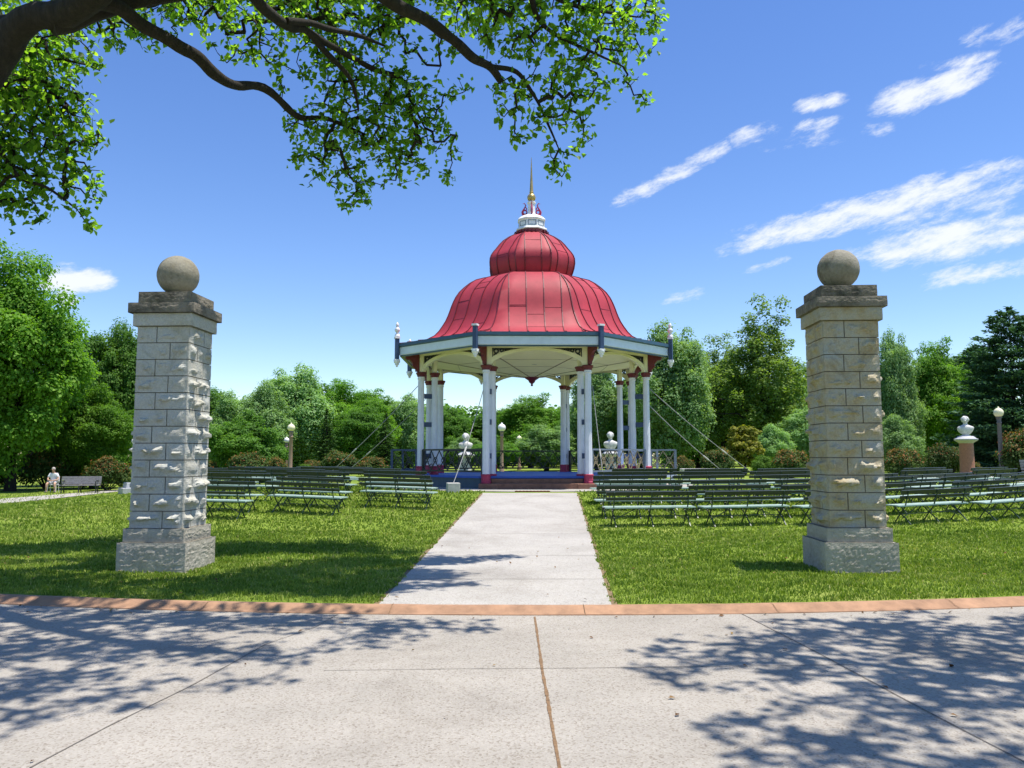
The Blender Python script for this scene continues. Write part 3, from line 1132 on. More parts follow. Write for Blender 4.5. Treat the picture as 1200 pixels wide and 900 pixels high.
    # ---- railings
    def railing(a, b, mats, z0=1.12, z1=1.83, cells=None):
        a, b = Vector(a), Vector(b)
        d = (b - a).normalized()
        L = (b - a).length
        mb = MB()
        for z, w in ((z1, 0.09), (z0, 0.06)):
            mb.beam(a + Vector((0, 0, Q(z))), b + Vector((0, 0, Q(z))), w, 0.055)
        for p in (a, b):
            mb.beam(p + Vector((0, 0, Q(FL))), p + Vector((0, 0, Q(z1 + 0.01))), 0.08, 0.08, up=d)
        rail = mb.build('railing', mats[0], root)
        mb = MB()
        n = cells or max(2, round(L / 0.42))
        for i in range(n):
            u0, u1 = a + d * (L * i / n), a + d * (L * (i + 1) / n)
            lo, hi = Vector((0, 0, Q(z0 + 0.02))), Vector((0, 0, Q(z1 - 0.03)))
            mb.beam(u0 + lo, u1 + hi, 0.022, 0.03)
            mb.beam(u0 + hi, u1 + lo, 0.022, 0.03)
            mb.torus((u0 + u1) / 2 + Vector((0, 0, Q((z0 + z1) / 2))), 0.10, 0.012, d, (0, 0, 1), 12, 5)
            mb.torus(u1 + Vector((0, 0, Q(z0 + 0.14))), 0.085, 0.012, d, (0, 0, 1), 12, 5)
        mb.build('lattice', mats[1], rail)
        return rail
    E = octa(3.98)
    dark = (M['iron'], M['iron'])  # railings seen against the light: their shade is put into a near-black colour
    lit = (M['slate'], M['lattice'])  # same railing where the sun strikes it, painted paler
    for k in range(8):
        if k == 7:
            continue
        a, b = E[k].copy(), E[(k + 1) % 8].copy()
        d = (b - a).normalized()
        if k in (1, 5):     # side facets open onto the landings
            continue
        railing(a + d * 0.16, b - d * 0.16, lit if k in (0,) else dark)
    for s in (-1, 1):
        m = lit if s > 0 else (M['navy'], M['iron'])  # left landing rails coloured darker as shaded, right ones paler as sunlit
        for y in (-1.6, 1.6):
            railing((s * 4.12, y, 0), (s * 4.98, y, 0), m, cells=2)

    # ---- front steps and column plinths
    yf = E[0].y
    for i, (y0, dep, z0, z1) in enumerate(((yf - 0.22, 0.34, -0.06, 0.80 - BZ - 0.06), (yf + 0.1, 0.30, -0.06, 0.975 - BZ - 0.095))):
        mb = MB().box((0, y0 + dep / 2, (z0 + z1) / 2), (2.95, dep, z1 - z0))
        mb.build('step', M['sandstone'], root, bevel=0.01)
    for k in (0, 7):
        p = E[k]
        rad = p.normalized()
        mb = MB()
        mb.box((p.x - rad.x * 0.2, p.y - rad.y * 0.2 - 0.02, Q(0.64)), (0.62, 0.82, 0.196), 0)
        mb.build('plinth', M['sandstone'], root, bevel=0.02)

    # ---- crowning lantern and spire
    mb = MB()
    mb.lathe([(0.6, Q(9.955)), (0.66, Q(9.99)), (0.66, Q(10.06)), (0.6, Q(10.09)), (0.56, Q(10.14))], 8, phase=PI / 8)
    for k in range(24):
        a = 2 * PI * k / 24
        mb.box((math.cos(a) * 0.62, math.sin(a) * 0.62, Q(10.03)), (0.09, 0.07, 0.09), a)
    mb.build('lantern_band', M['maroon'], root)
    mb = MB()
    mb.lathe([(0.60, Q(10.115)), (0.63, Q(10.15)), (0.6, Q(10.2)), (0.52, Q(10.24)), (0.52, Q(10.5)), (0.56, Q(10.53)), (0.56, Q(10.57)), (0.48, Q(10.64)), (0.38, Q(10.71)), (0.3, Q(10.75)), (0.2, Q(10.78))], 8, phase=PI / 8)
    dr = mb.build('lantern', M['white'], root, bevel=0.008)
    mb = MB()
    for k in range(8):
        t = facet_frame(k)
        nx, ny = math.cos(t), math.sin(t)
        ap = 0.52 * math.cos(PI / 8)
        X = Matrix.Translation((nx * ap, ny * ap, Q(10.37))) @ Matrix.Rotation(t + PI / 2, 4, 'Z')
        for (cx_, cz_, sx, sz) in ((0, 0.085, 0.3, 0.02), (0, -0.085, 0.3, 0.02), (-0.14, 0, 0.02, 0.15), (0.14, 0, 0.02, 0.15)):
            mb.box((cx_, 0, cz_), (sx, 0.02, sz), X=X)
    mb.build('panel_moulding', M['slate'], dr)
    mb = MB()
    mb.lathe([(0.17, Q(10.75)), (0.15, Q(10.85)), (0.13, Q(11.2)), (0.17, Q(11.24)), (0.17, Q(11.28)), (0.1, Q(11.32))], 8, phase=PI / 8)
    mb.build('spire_pedestal', M['white'], root)
    for k in range(4):
        mb = MB()
        t = PI / 4 + k * PI / 2 + PI / 4
        d = Vector((math.cos(t), math.sin(t), 0))
        up = Vector((0, 0, 1))

        def W(u, z):
            return d * u + up * Q(z)
        mb.torus(W(0.25, 10.89), 0.075, 0.025, d, up)
        mb.torus(W(0.23, 11.02), 0.05, 0.02, d, up)
        mb.tube([W(0.34, 10.78), W(0.36, 10.9), W(0.3, 11.0), W(0.25, 11.08), W(0.22, 11.16), W(0.27, 11.24), W(0.33, 11.22)], [0.03, 0.03, 0.028, 0.025, 0.022, 0.018, 0.01], 6)
        mb.tube([W(0.16, 10.8), W(0.34, 10.79)], 0.03, 6)
        mb.build('scroll', M['rose'], root, smooth=True)
    prof = [(0.08, Q(11.3))] + [(0.165 * math.sin(PI * i / 12), Q(11.46) - 0.165 * math.cos(PI * i / 12)) for i in range(2, 11)] + [(0.07, Q(11.63)), (0.085, Q(11.66)), (0.07, Q(11.7)), (0.035, Q(12.4)), (0.008, Q(13.05))]
    MB().lathe(prof, 16).build('spire', M['gold'], root, smooth=True)
    return root


build_bandstand()


# ------------------------------------------------------------------ benches
def bench_proto():
    root = empty('slatted_bench', (0, 0, 0))
    L = 1.9
    mb = MB()
    for i in range(4):
        y = -0.11 + i * 0.098
        mb.box((0, y, 0.395 - 0.006 * (i == 0)), (L, 0.088, 0.026))
    mb.build('seat', M['bench_green'], root)
    mb = MB()
    for (z, h) in ((0.685, 0.085), (0.575, 0.06)):
        y = -0.115 - (z - 0.4) * 0.42
        X = Matrix.Translation((0, y, z)) @ Matrix.Rotation(R(22), 4, 'X')
        mb.box((0, 0, 0), (L, 0.024, h), X=X)
    mb.build('backrest', M['bench_back'], root)
    for x in (-0.78, 0.0, 0.78):
        mb = MB()
        w = 0.022
        pts = [(-0.255, 0.715), (-0.135, 0.40), (-0.10, 0.34), (0.03, 0.2), (0.2, 0.0)]
        for a, b in zip(pts[:-1], pts[1:]):
            mb.beam((x, a[0] - 0.012, a[1]), (x, b[0] - 0.012, b[1]), 0.018, w, up=(1, 0, 0))
        pts = [(0.22, 0.375), (0.1, 0.28), (-0.08, 0.15), (-0.24, 0.0)]
        for a, b in zip(pts[:-1], pts[1:]):
            mb.beam((x + 0.026, a[0], a[1]), (x + 0.026, b[0], b[1]), 0.018, w, up=(1, 0, 0))
        mb.beam((x, -0.14, 0.37), (x, 0.24, 0.37), 0.03, 0.022)
        mb.build('leg_frame', M['bench_iron'], root)
    mb = MB()
    mb.beam((-0.78, 0.02, 0.21), (0.78, 0.02, 0.21), 0.015, 0.015)
    for s in (-1, 1):
        mb.beam((s * 0.78, -0.05, 0.13), (s * 0.25, 0.04, 0.37), 0.015, 0.015)
    mb.build('brace', M['bench_iron'], root)
    return root


BENCH = bench_proto()
bench_used = [False]


def put_bench(x, y, yaw, label, group):
    z = float(T(x, y)) - 0.004
    if not bench_used[0]:
        o = BENCH
        o.location, o.rotation_euler = (x, y, z), (0, 0, yaw)
        bench_used[0] = True
    else:
        o = dup(BENCH, (x, y, z), yaw)
    # lie along the slope of the lawn
    c, s = math.cos(yaw), math.sin(yaw)
    zl = float(T(x - 0.7 * c, y - 0.7 * s))
    zr = float(T(x + 0.7 * c, y + 0.7 * s))
    o.rotation_euler = (0, -math.atan2(zr - zl, 1.4), yaw)
    tag(o, label, 'bench', group)


rb = random.Random(5)
ROWN = ['nearest', 'second', 'third', 'fourth', 'fifth', 'farthest']
# right of the path: rows along gentle arcs round the bandstand
for r in range(6):
    y0 = 16.75 + r * 1.25
    x = 1.92 + (0.0, -0.05, 0.25, 0.1, 0.35, 0.9)[r]
    i = 0
    xmax = 13.0 + r * 0.6
    while x < xmax and i < 6:
        xc = x + 0.95
        yc = y0 + 0.013 * (xc - 2.0) ** 2 * (1.0 if r < 3 else 0.5) + rb.uniform(-0.08, 0.08)
        slope = math.atan2(xc - BX, 17.0 + (BY - 16) * 0.35)
        yaw = slope * (0.55 if i < 2 else 0.9) + R(rb.uniform(-3, 3))
        if math.hypot(xc - BX, yc - BY) > 6.6:
            put_bench(xc, yc, yaw, f'green slatted bench, {ORD[i]} from the path in the {ROWN[r]} row right of the path', 'green benches in rows right of the path')
        x += 2.03 + 0.05 * (i > 1)
        i += 1
# left of the path
starts = [(-1.85, 20.0), (-1.95, 21.1), (-2.2, 22.2), (-3.1, 23.3), (-4.1, 24.5), (-5.0, 25.7)]
for r in range(6):
    x, y = starts[r]
    for i in range(6):
        a = (-0.62, -0.62, -0.3, -0.12, 0.02, 0.1)[i] if r < 2 else (-0.32, -0.3, -0.22, -0.15, -0.1, -0.05)[i]
        yaw_ = -a
        yaw = (-0.2, -0.2, -0.12, -0.05, 0.03, 0.08)[i] * 1.0 + R(rb.uniform(-3, 3))
        # step along the row, walking away from the path
        xc, yc = x - 0.95, y + (-0.35 if i in (0, 1) and r < 2 else -0.12 if i < 3 else 0.12)
        if math.hypot(xc - BX, yc - BY) > 6.3 and xc / yc > -0.42:
            put_bench(xc, yc, -(0.28 if i < 2 else 0.2) * (1 if i < 4 else 0.6) + R(rb.uniform(-3, 3)),
                      f'green slatted bench, {ORD[i]} from the path in the {ROWN[r]} row left of the path', 'green benches in rows left of the path')
        x -= 2.0
        y = y + (-0.95 if i in (0, 1) and r < 2 else -0.45 if i < 2 else -0.1 if i < 3 else 0.25)

# ------------------------------------------------------------------ guy wires and anchors
def wire(a, b, r, label):
    a, b = Vector(a), Vector(b)
    pts = []
    for i in range(9):
        f = i / 8
        p = a.lerp(b, f)
        p.z -= 0.12 * 4 * f * (1 - f)
        pts.append(p)
    root = empty('guy_wire', tuple(b))
    tag(root, label, 'cable', 'guy wires bracing the bandstand')
    X = Matrix.Translation(-b)
    MB().tube(pts, r, 6, X=X).build('cable', M['wire'], root)
    q = pts[5]
    d = (pts[6] - pts[5]).normalized()
    MB().tube([q - d * 0.16, q - d * 0.1, q + d * 0.1, q + d * 0.16], [r, r * 2.2, r * 2.2, r], 8, X=X).build('turnbuckle', M['concrete'], root)


def bstand(k, z, a=3.98, off=0.0):
    p = octa(a)[k]
    p = Matrix.Rotation(R(1.0), 3, 'Z') @ p
    return Vector((BX + p.x, BY + p.y, z))


ga = gnd(531, 577)
tag(MB().box((0, 0, 0.11), (0.37, 0.37, 0.34), 0.2).build('anchor_block', M['concrete'], None, bevel=0.015), 'grey concrete anchor block holding the leaning wire beside the path', 'anchor block')
bpy.data.objects['anchor_block'].location = (ga.x, ga.y, ga.z)
wire(bstand(7, 3.72) + Vector((-0.1, -0.05, 0)), (ga.x, ga.y, ga.z + 0.25), 0.012, 'thin wire from the front left column down to the concrete block')
gb = at(709, 560, 24.2)
wire(bstand(0, 3.9) + Vector((0.15, 0, 0)), (gb.x, gb.y, float(T(gb.x, gb.y))), 0.011, 'thin wire from the front right column down behind the nearest benches')
for (k, z, px, py, Y, lab) in ((6, 4.2, 372, 549, 30.5, 'slack wire from the left outer column to the lawn, farther from the stand'),
                               (5, 4.0, 392, 552, 33.5, 'slack wire from the rear left column to the lawn behind the benches'),
                               (1, 3.5, 868, 553, 29.0, 'pale wire from the right outer column down to the lawn, the lower of the two'),
                               (1, 4.1, 900, 553, 30.0, 'pale wire from the right outer column to the lawn, the upper of the two')):
    e = at(px, py, Y)
    wire(bstand(k, z), (e.x, e.y, float(T(e.x, e.y))), 0.012, lab)

# rust coloured strip in the path before the steps
p = gnd(624, 576.5)
mb = MB()
mb.box((0, 0, 0.02), (1.05, 0.16, 0.02))
for i in range(10):
    mb.box((-0.47 + i * 0.104, 0, 0.033), (0.05, 0.13, 0.008))
o = mb.build('drain_grate', M['rust'])
o.location = (p.x, p.y, p.z)
tag(o, 'narrow rust coloured drain grate in the pavement before the bandstand steps', 'drain grate')


# ------------------------------------------------------------------ busts, lamps, park benches
def ico(mb, c, r, n=16, m=10, X=None, fn=None):
    vs, fs = [], []
    for i in range(m + 1):
        ph = PI * i / m
        for k in range(n):
            a = 2 * PI * k / n
            d = Vector((math.sin(ph) * math.cos(a), math.sin(ph) * math.sin(a), math.cos(ph)))
            q = fn(d) if fn else d
            vs.append((c[0] + q.x * r[0], c[1] + q.y * r[1], c[2] + q.z * r[2]))
    for i in range(m):
        for k in range(n):
            a, b = i * n + k, i * n + (k + 1) % n
            fs.append((a, b, b + n, a + n))
    mb.add(vs, fs, 0, X)


def bust_geo(z0, s):
    """marble bust facing -y with head, hair, nose, shoulders and a turned foot"""
    mb = MB()
    mb.lathe([(0.2 * s, z0), (0.2 * s, z0 + 0.03 * s), (0.13 * s, z0 + 0.06 * s), (0.13 * s, z0 + 0.1 * s)], 16)
    secs = [(0.08, 0.13, 0.11), (0.12, 0.2, 0.14), (0.2, 0.27, 0.165), (0.3, 0.325, 0.18), (0.38, 0.335, 0.17), (0.435, 0.29, 0.15), (0.47, 0.2, 0.13), (0.5, 0.13, 0.11), (0.53, 0.09, 0.09), (0.62, 0.082, 0.085)]
    n, vs, fs = 20, [], []
    for z, a, b in secs:
        for k in range(n):
            t = 2 * PI * k / n
            fold = 1 + (0.04 * math.sin(5 * t + z * 20) if z < 0.5 else 0)
            vs.append((a * s * math.cos(t) * fold, b * s * math.sin(t) * fold - (0.02 * s if z < 0.5 else 0), z0 + z * s))
    for i in range(len(secs) - 1):
        for k in range(n):
            fs.append((i * n + k, i * n + (k + 1) % n, (i + 1) * n + (k + 1) % n, (i + 1) * n + k))
    fs.append(tuple((len(secs) - 1) * n + k for k in range(n)))
    mb.add(vs, fs)
    ico(mb, (0, -0.02 * s, z0 + 0.71 * s), (0.12 * s, 0.14 * s, 0.17 * s), fn=lambda d: Vector((d.x * (1 - 0.18 * max(0, -d.z)), d.y, d.z)))
    ico(mb, (0, 0.025 * s, z0 + 0.755 * s), (0.165 * s, 0.16 * s, 0.155 * s), 24, 16, fn=lambda d: d * (1 + 0.10 * math.sin(11 * d.x) * math.sin(10 * d.z) + 0.05 * math.sin(17 * d.y)))
    mb.tube([(0, -0.155 * s, z0 + 0.74 * s), (0, -0.19 * s, z0 + 0.68 * s), (0, -0.155 * s, z0 + 0.67 * s)], [0.012 * s, 0.026 * s, 0.02 * s], 6)
    for sd in (-1, 1):
        ico(mb, (sd * 0.12 * s, -0.01 * s, z0 + 0.7 * s), (0.02 * s, 0.035 * s, 0.045 * s), 8, 6)
        ico(mb, (sd * 0.045 * s, -0.14 * s, z0 + 0.735 * s), (0.022 * s, 0.018 * s, 0.014 * s), 8, 6)
    ico(mb, (0, -0.145 * s, z0 + 0.615 * s), (0.045 * s, 0.02 * s, 0.014 * s), 8, 6)
    return mb


def bust(px, top, Y, H, label, grey=False, yaw=0.0, s=1.0, bw=1.0):
    c = at(px, 535, Y)
    zg = float(T(c.x, c.y))
    ztop = zat(top, Y)
    hp = ztop - zg - 0.93 * s
    root = empty('bust_monument', (c.x, c.y, zg), yaw)
    tag(root, label, 'bust')
    mb = MB()
    mb.box((0, 0, 0.06), (0.95 * bw, 0.95 * bw, 0.24 + 0.3 * (bw > 1)))
    mb.box((0, 0, 0.24 + 0.2 * (bw > 1)), (0.74 * bw, 0.74 * bw, 0.14 + 0.2 * (bw > 1)), taper=0.9)
    mb.build('base', M['granite_grey'], root, bevel=0.015)
    MB().lathe([(0.33, 0.31), (0.29, 0.36), (0.265, 0.5), (0.25, hp - 0.3), (0.25, hp - 0.28)], 24).build('shaft', M['granite_grey' if grey else 'granite'], root, smooth=True)
    mb = MB()
    mb.lathe([(0.25, hp - 0.28), (0.28, hp - 0.25), (0.42, hp - 0.16), (0.43, hp - 0.11), (0.36, hp - 0.08), (0.27, hp - 0.0)], 24)
    mb.build('capital', M['granite_grey'], root, smooth=True)
    bust_geo(hp, s).build('bust', M['marble'], root, smooth=True)


bust(1133, 487, 31.5, 2.7, 'white bust on a brown granite column behind the right benches', yaw=-0.5, s=0.88)
bust(545.5, 507, 37.5, 2.7, 'white bust seen over the left railing of the bandstand', grey=True)
bust(715.5, 505.5, 37.5, 2.7, 'white bust seen over the right railing of the bandstand', grey=True)
bust(161, 504, 43.0, 2.7, 'grey bust monument half hidden behind the pale gate pillar', grey=True, yaw=0.6, bw=1.6)


def lamp(px, top, Y, dia, label, post='lamp_post', globe='lamp_globe'):
    c = at(px, 535, Y)
    zg = float(T(c.x, c.y))
    H = zat(top, Y) - zg
    root = empty('lamp_post', (c.x, c.y, zg))
    tag(root, label, 'street lamp', 'globe lamps around the bandstand lawn')
    zt = H - dia * 1.18
    mb = MB()
    mb.lathe([(0.17, -0.05), (0.17, 0.12), (0.14, 0.2), (0.12, 0.5), (0.095, 0.6), (0.085, zt - 0.25), (0.11, zt - 0.2), (0.08, zt - 0.14), (0.1, zt)], 12)
    mb.build('post', M[post], root, smooth=True)
    mb = MB()
    mb.lathe([(0.1, zt), (dia * 0.3, zt + 0.03), (dia * 0.28, zt + 0.07)], 16)
    mb.build('collar', M['lamp_dark'], root, smooth=True)
    mb = MB()
    r = dia / 2
    prof = [(r * math.sin(a), zt + 0.05 + r - r * math.cos(a) * 1.0) for a in [0.5 + i * (PI - 0.75) / 10 for i in range(11)]]
    mb.lathe(prof + [(r * 0.24, zt + 0.05 + 2 * r), (r * 0.18, zt + 0.05 + 2.18 * r), (0.01, zt + 0.05 + 2.34 * r)], 18)
    mb.build('globe', M[globe], root, smooth=True)


lamp(340.5, 496.5, 38, 0.36, 'taller tan globe lamp post rising behind the left benches')
lamp(335.5, 512.5, 52, 0.36, 'shorter thin globe lamp post just left of the taller tan one', globe='lamp_white')
lamp(588, 496, 44, 0.44, 'white globe lamp seen inside the bandstand beside the rear left column', post='lamp_post', globe='lamp_white')
lamp(608.5, 510.5, 62, 0.42, 'small distant globe lamp seen through the middle of the bandstand')
lamp(1173, 477.5, 36, 0.42, 'dark globe lamp post with yellowish globe right of the granite bust', post='lamp_dark')
lamp(1186, 495, 46, 0.4, 'white globe lamp partly behind the reddish shrub at the far right', post='lamp_dark', globe='lamp_white')
lamp(905, 511, 50, 0.36, 'thin distant globe lamp between the shrubs behind the right benches')


def park_bench(px, py, yaw, label, L=1.9):
    c = gnd(px, py)
    root = empty('park_bench', (c.x, c.y, c.z), yaw)
    tag(root, label, 'bench')
    mb = MB()
    for i in range(5):
        mb.box((0, -0.2 + i * 0.1, 0.44), (L, 0.085, 0.035))
    mb.build('seat', M['wood_grey'], root)
    mb = MB()
    for i in range(4):
        mb.box((0, 0.27 + i * 0.035, 0.55 + i * 0.105), (L, 0.03, 0.09))
    mb.build('backrest', M['wood_grey'], root)
    for s in (-1, 0, 1):
        mb = MB()
        x = s * (L / 2 - 0.15)
        mb.tube([(x, -0.26, 0.0), (x, -0.16, 0.2), (x, -0.22, 0.42), (x, 0.2, 0.42), (x, 0.28, 0.5), (x, 0.41, 0.9)], 0.032, 6)
        mb.tube([(x, 0.33, 0.0), (x, 0.2, 0.2), (x, 0.22, 0.42)], 0.032, 6)
        if s:
            mb.tube([(x, 0.33, 0.66), (x, -0.1, 0.68), (x, -0.26, 0.62), (x, -0.25, 0.42)], 0.028, 6)
        mb.build('leg_frame', M['iron'], root, smooth=True)
    return root


park_bench(93, 578, R(14), 'weathered grey park bench with iron arms beside the seated man', 2.0)
park_bench(1232, 566, R(-10), 'dark park bench at the far right edge beyond the benches')
# low stone seat behind the right benches
c = at(818, 535, 34.0)
root = empty('stone_seat', (c.x, c.y, float(T(c.x, c.y))))
tag(root, 'low grey stone seat on the lawn right of the bandstand', 'stone seat')
MB().box((0, 0, 0.47), (1.5, 0.5, 0.12)).build('seat', M['concrete'], root, bevel=0.02)
for s in (-1, 1):
    MB().box((s * 0.55, 0, 0.19), (0.2, 0.42, 0.44)).build('leg', M['concrete'], root, bevel=0.02)


# ------------------------------------------------------------------ the seated man
def skin_mesh(name, verts, edges, radii, mat, parent, root_i=0, sub=2):
    me = bpy.data.meshes.new(name)
    me.from_pydata(verts, edges, [])
    o = bpy.data.objects.new(name, me)
    COL.objects.link(o)
    o.parent = parent
    sk = o.modifiers.new('skin', 'SKIN')
    sk.use_smooth_shade = True
    sv = me.skin_vertices[0].data if len(me.skin_vertices) else None
    if sv is None:
        bpy.context.view_layer.objects.active = o
        bm = bmesh.new()
        bm.from_mesh(me)
        bm.verts.layers.skin.verify()
        bm.to_mesh(me)
        bm.free()
        sv = me.skin_vertices[0].data
    for i, r in enumerate(radii):
        sv[i].radius = (r, r) if not isinstance(r, tuple) else r
        sv[i].use_root = i == root_i
    s = o.modifiers.new('sub', 'SUBSURF')
    s.levels = s.render_levels = sub
    me.materials.append(mat)
    return o


def build_man():
    g = gnd(62, 577)
    yaw = R(12)
    ch = empty('folding_chair', (g.x, g.y, g.z), yaw)
    tag(ch, 'small white chair the man sits on beside the park bench', 'chair')
    mb = MB().box((0, 0, 0.43), (0.46, 0.44, 0.03))
    mb.build('seat', M['white'], ch, bevel=0.01)
    mb = MB()
    X = Matrix.Translation((0, 0.25, 0.72)) @ Matrix.Rotation(R(-8), 4, 'X')
    mb.box((0, 0, 0), (0.46, 0.025, 0.36), X=X)
    mb.build('backrest', M['white'], ch, bevel=0.01)
    for sx in (-1, 1):
        for sy in (-1, 1):
            MB().beam((sx * 0.2, sy * 0.19, 0.42), (sx * 0.22, sy * 0.24, 0), 0.03, 0.03).build('leg', M['white'], ch)
        MB().beam((sx * 0.24, 0.2, 0.64), (sx * 0.24, -0.2, 0.64), 0.04, 0.03).build('arm', M['white'], ch)
    # seated figure, facing -y, leaning a little forward with hands together over the knees
    man = empty('person', (g.x, g.y, g.z), yaw)
    tag(man, 'man in a white shirt and grey shorts sitting on a chair beside the park bench', 'person')
    V = [(0, 0.06, 0.56), (0, 0.05, 0.74), (0, 0.0, 0.95), (0, -0.03, 1.06), (0, -0.06, 1.15),       # 0-4 pelvis..neck
         (0, -0.09, 1.24), (0, -0.1, 1.33)]                                                          # 5 head 6 crown
    E = [(0, 1), (1, 2), (2, 3), (3, 4), (4, 5), (5, 6)]
    Rd = [(0.17, 0.13), (0.155, 0.115), (0.18, 0.12), (0.12, 0.09), 0.055, 0.085, 0.08]
    for s in (-1, 1):
        n = len(V)
        V += [(s * 0.1, 0.0, 0.535), (s * 0.15, -0.2, 0.53), (s * 0.2, -0.42, 0.5), (s * 0.21, -0.44, 0.3), (s * 0.22, -0.41, 0.1), (s * 0.22, -0.45, 0.05), (s * 0.23, -0.58, 0.04)]
        E += [(0, n), (n, n + 1), (n + 1, n + 2), (n + 2, n + 3), (n + 3, n + 4), (n + 4, n + 5), (n + 5, n + 6)]
        Rd += [0.1, 0.085, 0.065, 0.058, 0.042, 0.045, 0.035]
        n = len(V)
        V += [(s * 0.17, -0.01, 1.02), (s * 0.25, -0.04, 0.85), (s * 0.26, -0.12, 0.71), (s * 0.12, -0.3, 0.68), (s * 0.045, -0.37, 0.67)]
        E += [(2, n), (n, n + 1), (n + 1, n + 2), (n + 2, n + 3), (n + 3, n + 4)]
        Rd += [0.065, 0.052, 0.045, 0.034, 0.028]
        # five short fingers and a thumb off each palm
        pb = len(V) - 1
        for q in range(4):
            f = len(V)
            V += [(s * 0.02, -0.40 - 0.004 * q, 0.69 - 0.02 * q), (-s * 0.03, -0.42 - 0.004 * q, 0.685 - 0.02 * q)]
            E += [(pb, f), (f, f + 1)]
            Rd += [0.010, 0.008]
        f = len(V)
        V += [(s * 0.04, -0.38, 0.71)]
        E += [(pb, f)]
        Rd += [0.010]
    body = skin_mesh('body', V, E, Rd, M['skin'], man)
    mb = MB()
    hc = Vector((0, -0.1, 1.29))
    mb.tube([hc + Vector((0, -0.085, 0.02)), hc + Vector((0, -0.125, -0.025)), hc + Vector((0, -0.09, -0.03))], [0.008, 0.018, 0.014], 6)
    for s in (-1, 1):
        ico(mb, tuple(hc + Vector((s * 0.088, 0.01, -0.01))), (0.014, 0.024, 0.034), 8, 6)
    ico(mb, tuple(hc + Vector((0, -0.085, -0.065))), (0.03, 0.012, 0.01), 8, 6)
    mb.build('face', M['skin'], man, smooth=True)
    mb = MB()
    for s in (-1, 1):
        ico(mb, tuple(hc + Vector((s * 0.034, -0.085, 0.012))), (0.016, 0.008, 0.008), 8, 6)
    mb.build('eyes', M['shoe'], man, smooth=True)
    mb = MB()
    ico(mb, tuple(hc + Vector((0, 0.025, 0.02))), (0.097, 0.1, 0.105))
    mb.build('hair', M['hair'], man, smooth=True)
    # shirt
    V2 = [(0, 0.06, 0.58), (0, 0.05, 0.76), (0, 0.0, 0.95), (0, -0.03, 1.06)]
    E2 = [(0, 1), (1, 2), (2, 3)]
    R2 = [(0.185, 0.15), (0.175, 0.135), (0.195, 0.135), (0.11, 0.085)]
    for s in (-1, 1):
        n = len(V2)
        V2 += [(s * 0.17, -0.01, 1.02), (s * 0.255, -0.045, 0.83)]
        E2 += [(2, n), (n, n + 1)]
        R2 += [0.082, 0.07]
    skin_mesh('shirt', V2, E2, R2, M['shirt'], man)
    V3 = [(0, 0.06, 0.55)]
    E3, R3 = [], [(0.19, 0.15)]
    for s in (-1, 1):
        n = len(V3)
        V3 += [(s * 0.105, 0.0, 0.54), (s * 0.15, -0.2, 0.535), (s * 0.18, -0.34, 0.515)]
        E3 += [(0, n), (n, n + 1), (n + 1, n + 2)]
        R3 += [0.115, 0.103, 0.092]
    skin_mesh('shorts', V3, E3, R3, M['shorts'], man)
    for s in (-1, 1):
        mb = MB()
        ico(mb, (s * 0.225, -0.5, 0.045), (0.05, 0.14, 0.05), 12, 8)
        mb.build('shoe', M['shoe'], man, smooth=True)


build_man()


# ------------------------------------------------------------------ foliage
def frames(N):
    N = N / np.linalg.norm(N, axis=1)[:, None]
    A = RNG.normal(size=N.shape)
    Tn = A - N * np.sum(A * N, axis=1)[:, None]
    Tn /= np.linalg.norm(Tn, axis=1)[:, None]
    return N, Tn, np.cross(N, Tn)


def leaf_mesh(name, P, N, size, mat, tint, parent, asp=0.42, fine=False, along=None):
    n = len(P)
    N, Tn, B = frames(N)
    if along is not None:
        Tn = along / np.linalg.norm(along, axis=1)[:, None]
        B = np.cross(N, Tn)
        B /= np.linalg.norm(B, axis=1)[:, None] + 1e-9
    s = size[:, None]
    if fine:
        V = np.empty((n, 6, 3))
        V[:, 0] = P
        V[:, 1] = P + Tn * s * 0.38 + B * s * asp + N * s * 0.10
        V[:, 2] = P + Tn * s * 0.7 + B * s * asp * 0.62 + N * s * 0.05
        V[:, 3] = P + Tn * s * 1.0 - N * s * 0.08
        V[:, 4] = P + Tn * s * 0.7 - B * s * asp * 0.62 + N * s * 0.05
        V[:, 5] = P + Tn * s * 0.38 - B * s * asp + N * s * 0.10
        i = np.arange(n)[:, None] * 6
        F = np.vstack([i + np.array([[0, 1, 2, 3]]), i + np.array([[0, 3, 4, 5]])])
        k = 6
    else:
        V = np.empty((n, 4, 3))
        V[:, 0] = P - Tn * s * 0.5
        V[:, 1] = P + B * s * asp + N * s * 0.12
        V[:, 2] = P + Tn * s * 0.5
        V[:, 3] = P - B * s * asp + N * s * 0.12
        i = np.arange(n)[:, None] * 4
        F = np.vstack([i + np.array([[0, 1, 2]]), i + np.array([[0, 2, 3]])])
        k = 4
    return mesh_np(name, V.reshape(-1, 3), F, mat, np.repeat(tint, k), parent)


def unit(n):
    d = RNG.normal(size=(n, 3))
    return d / np.linalg.norm(d, axis=1)[:, None]


def blob_leaves(centers, radii, per, flat=0.75, upbias=0.55):
    P, N = [], []
    for c, r in zip(centers, radii):
        k = int(per * (r / np.mean(radii)) ** 2)
        d = unit(k)
        low = (d[:, 2] < -0.15) & (RNG.random(k) < upbias)
        d[low, 2] *= -1
        rr = r * RNG.uniform(0.45, 1.05, k) ** 0.6
        # small sub-clumps break the sphere's outline
        wob = 1 + 0.25 * np.sin(d[:, 0] * 7 + c[0] * 5) * np.sin(d[:, 1] * 6 + c[1] * 3) + 0.15 * np.sin(d[:, 2] * 11 + c[2])
        q = d * (rr * wob)[:, None]
        q[:, 2] *= flat
        P.append(c + q)
        N.append(d * 0.7 + np.array([0, 0, 0.55]) + unit(k) * 0.55)
    return np.vstack(P), np.vstack(N)


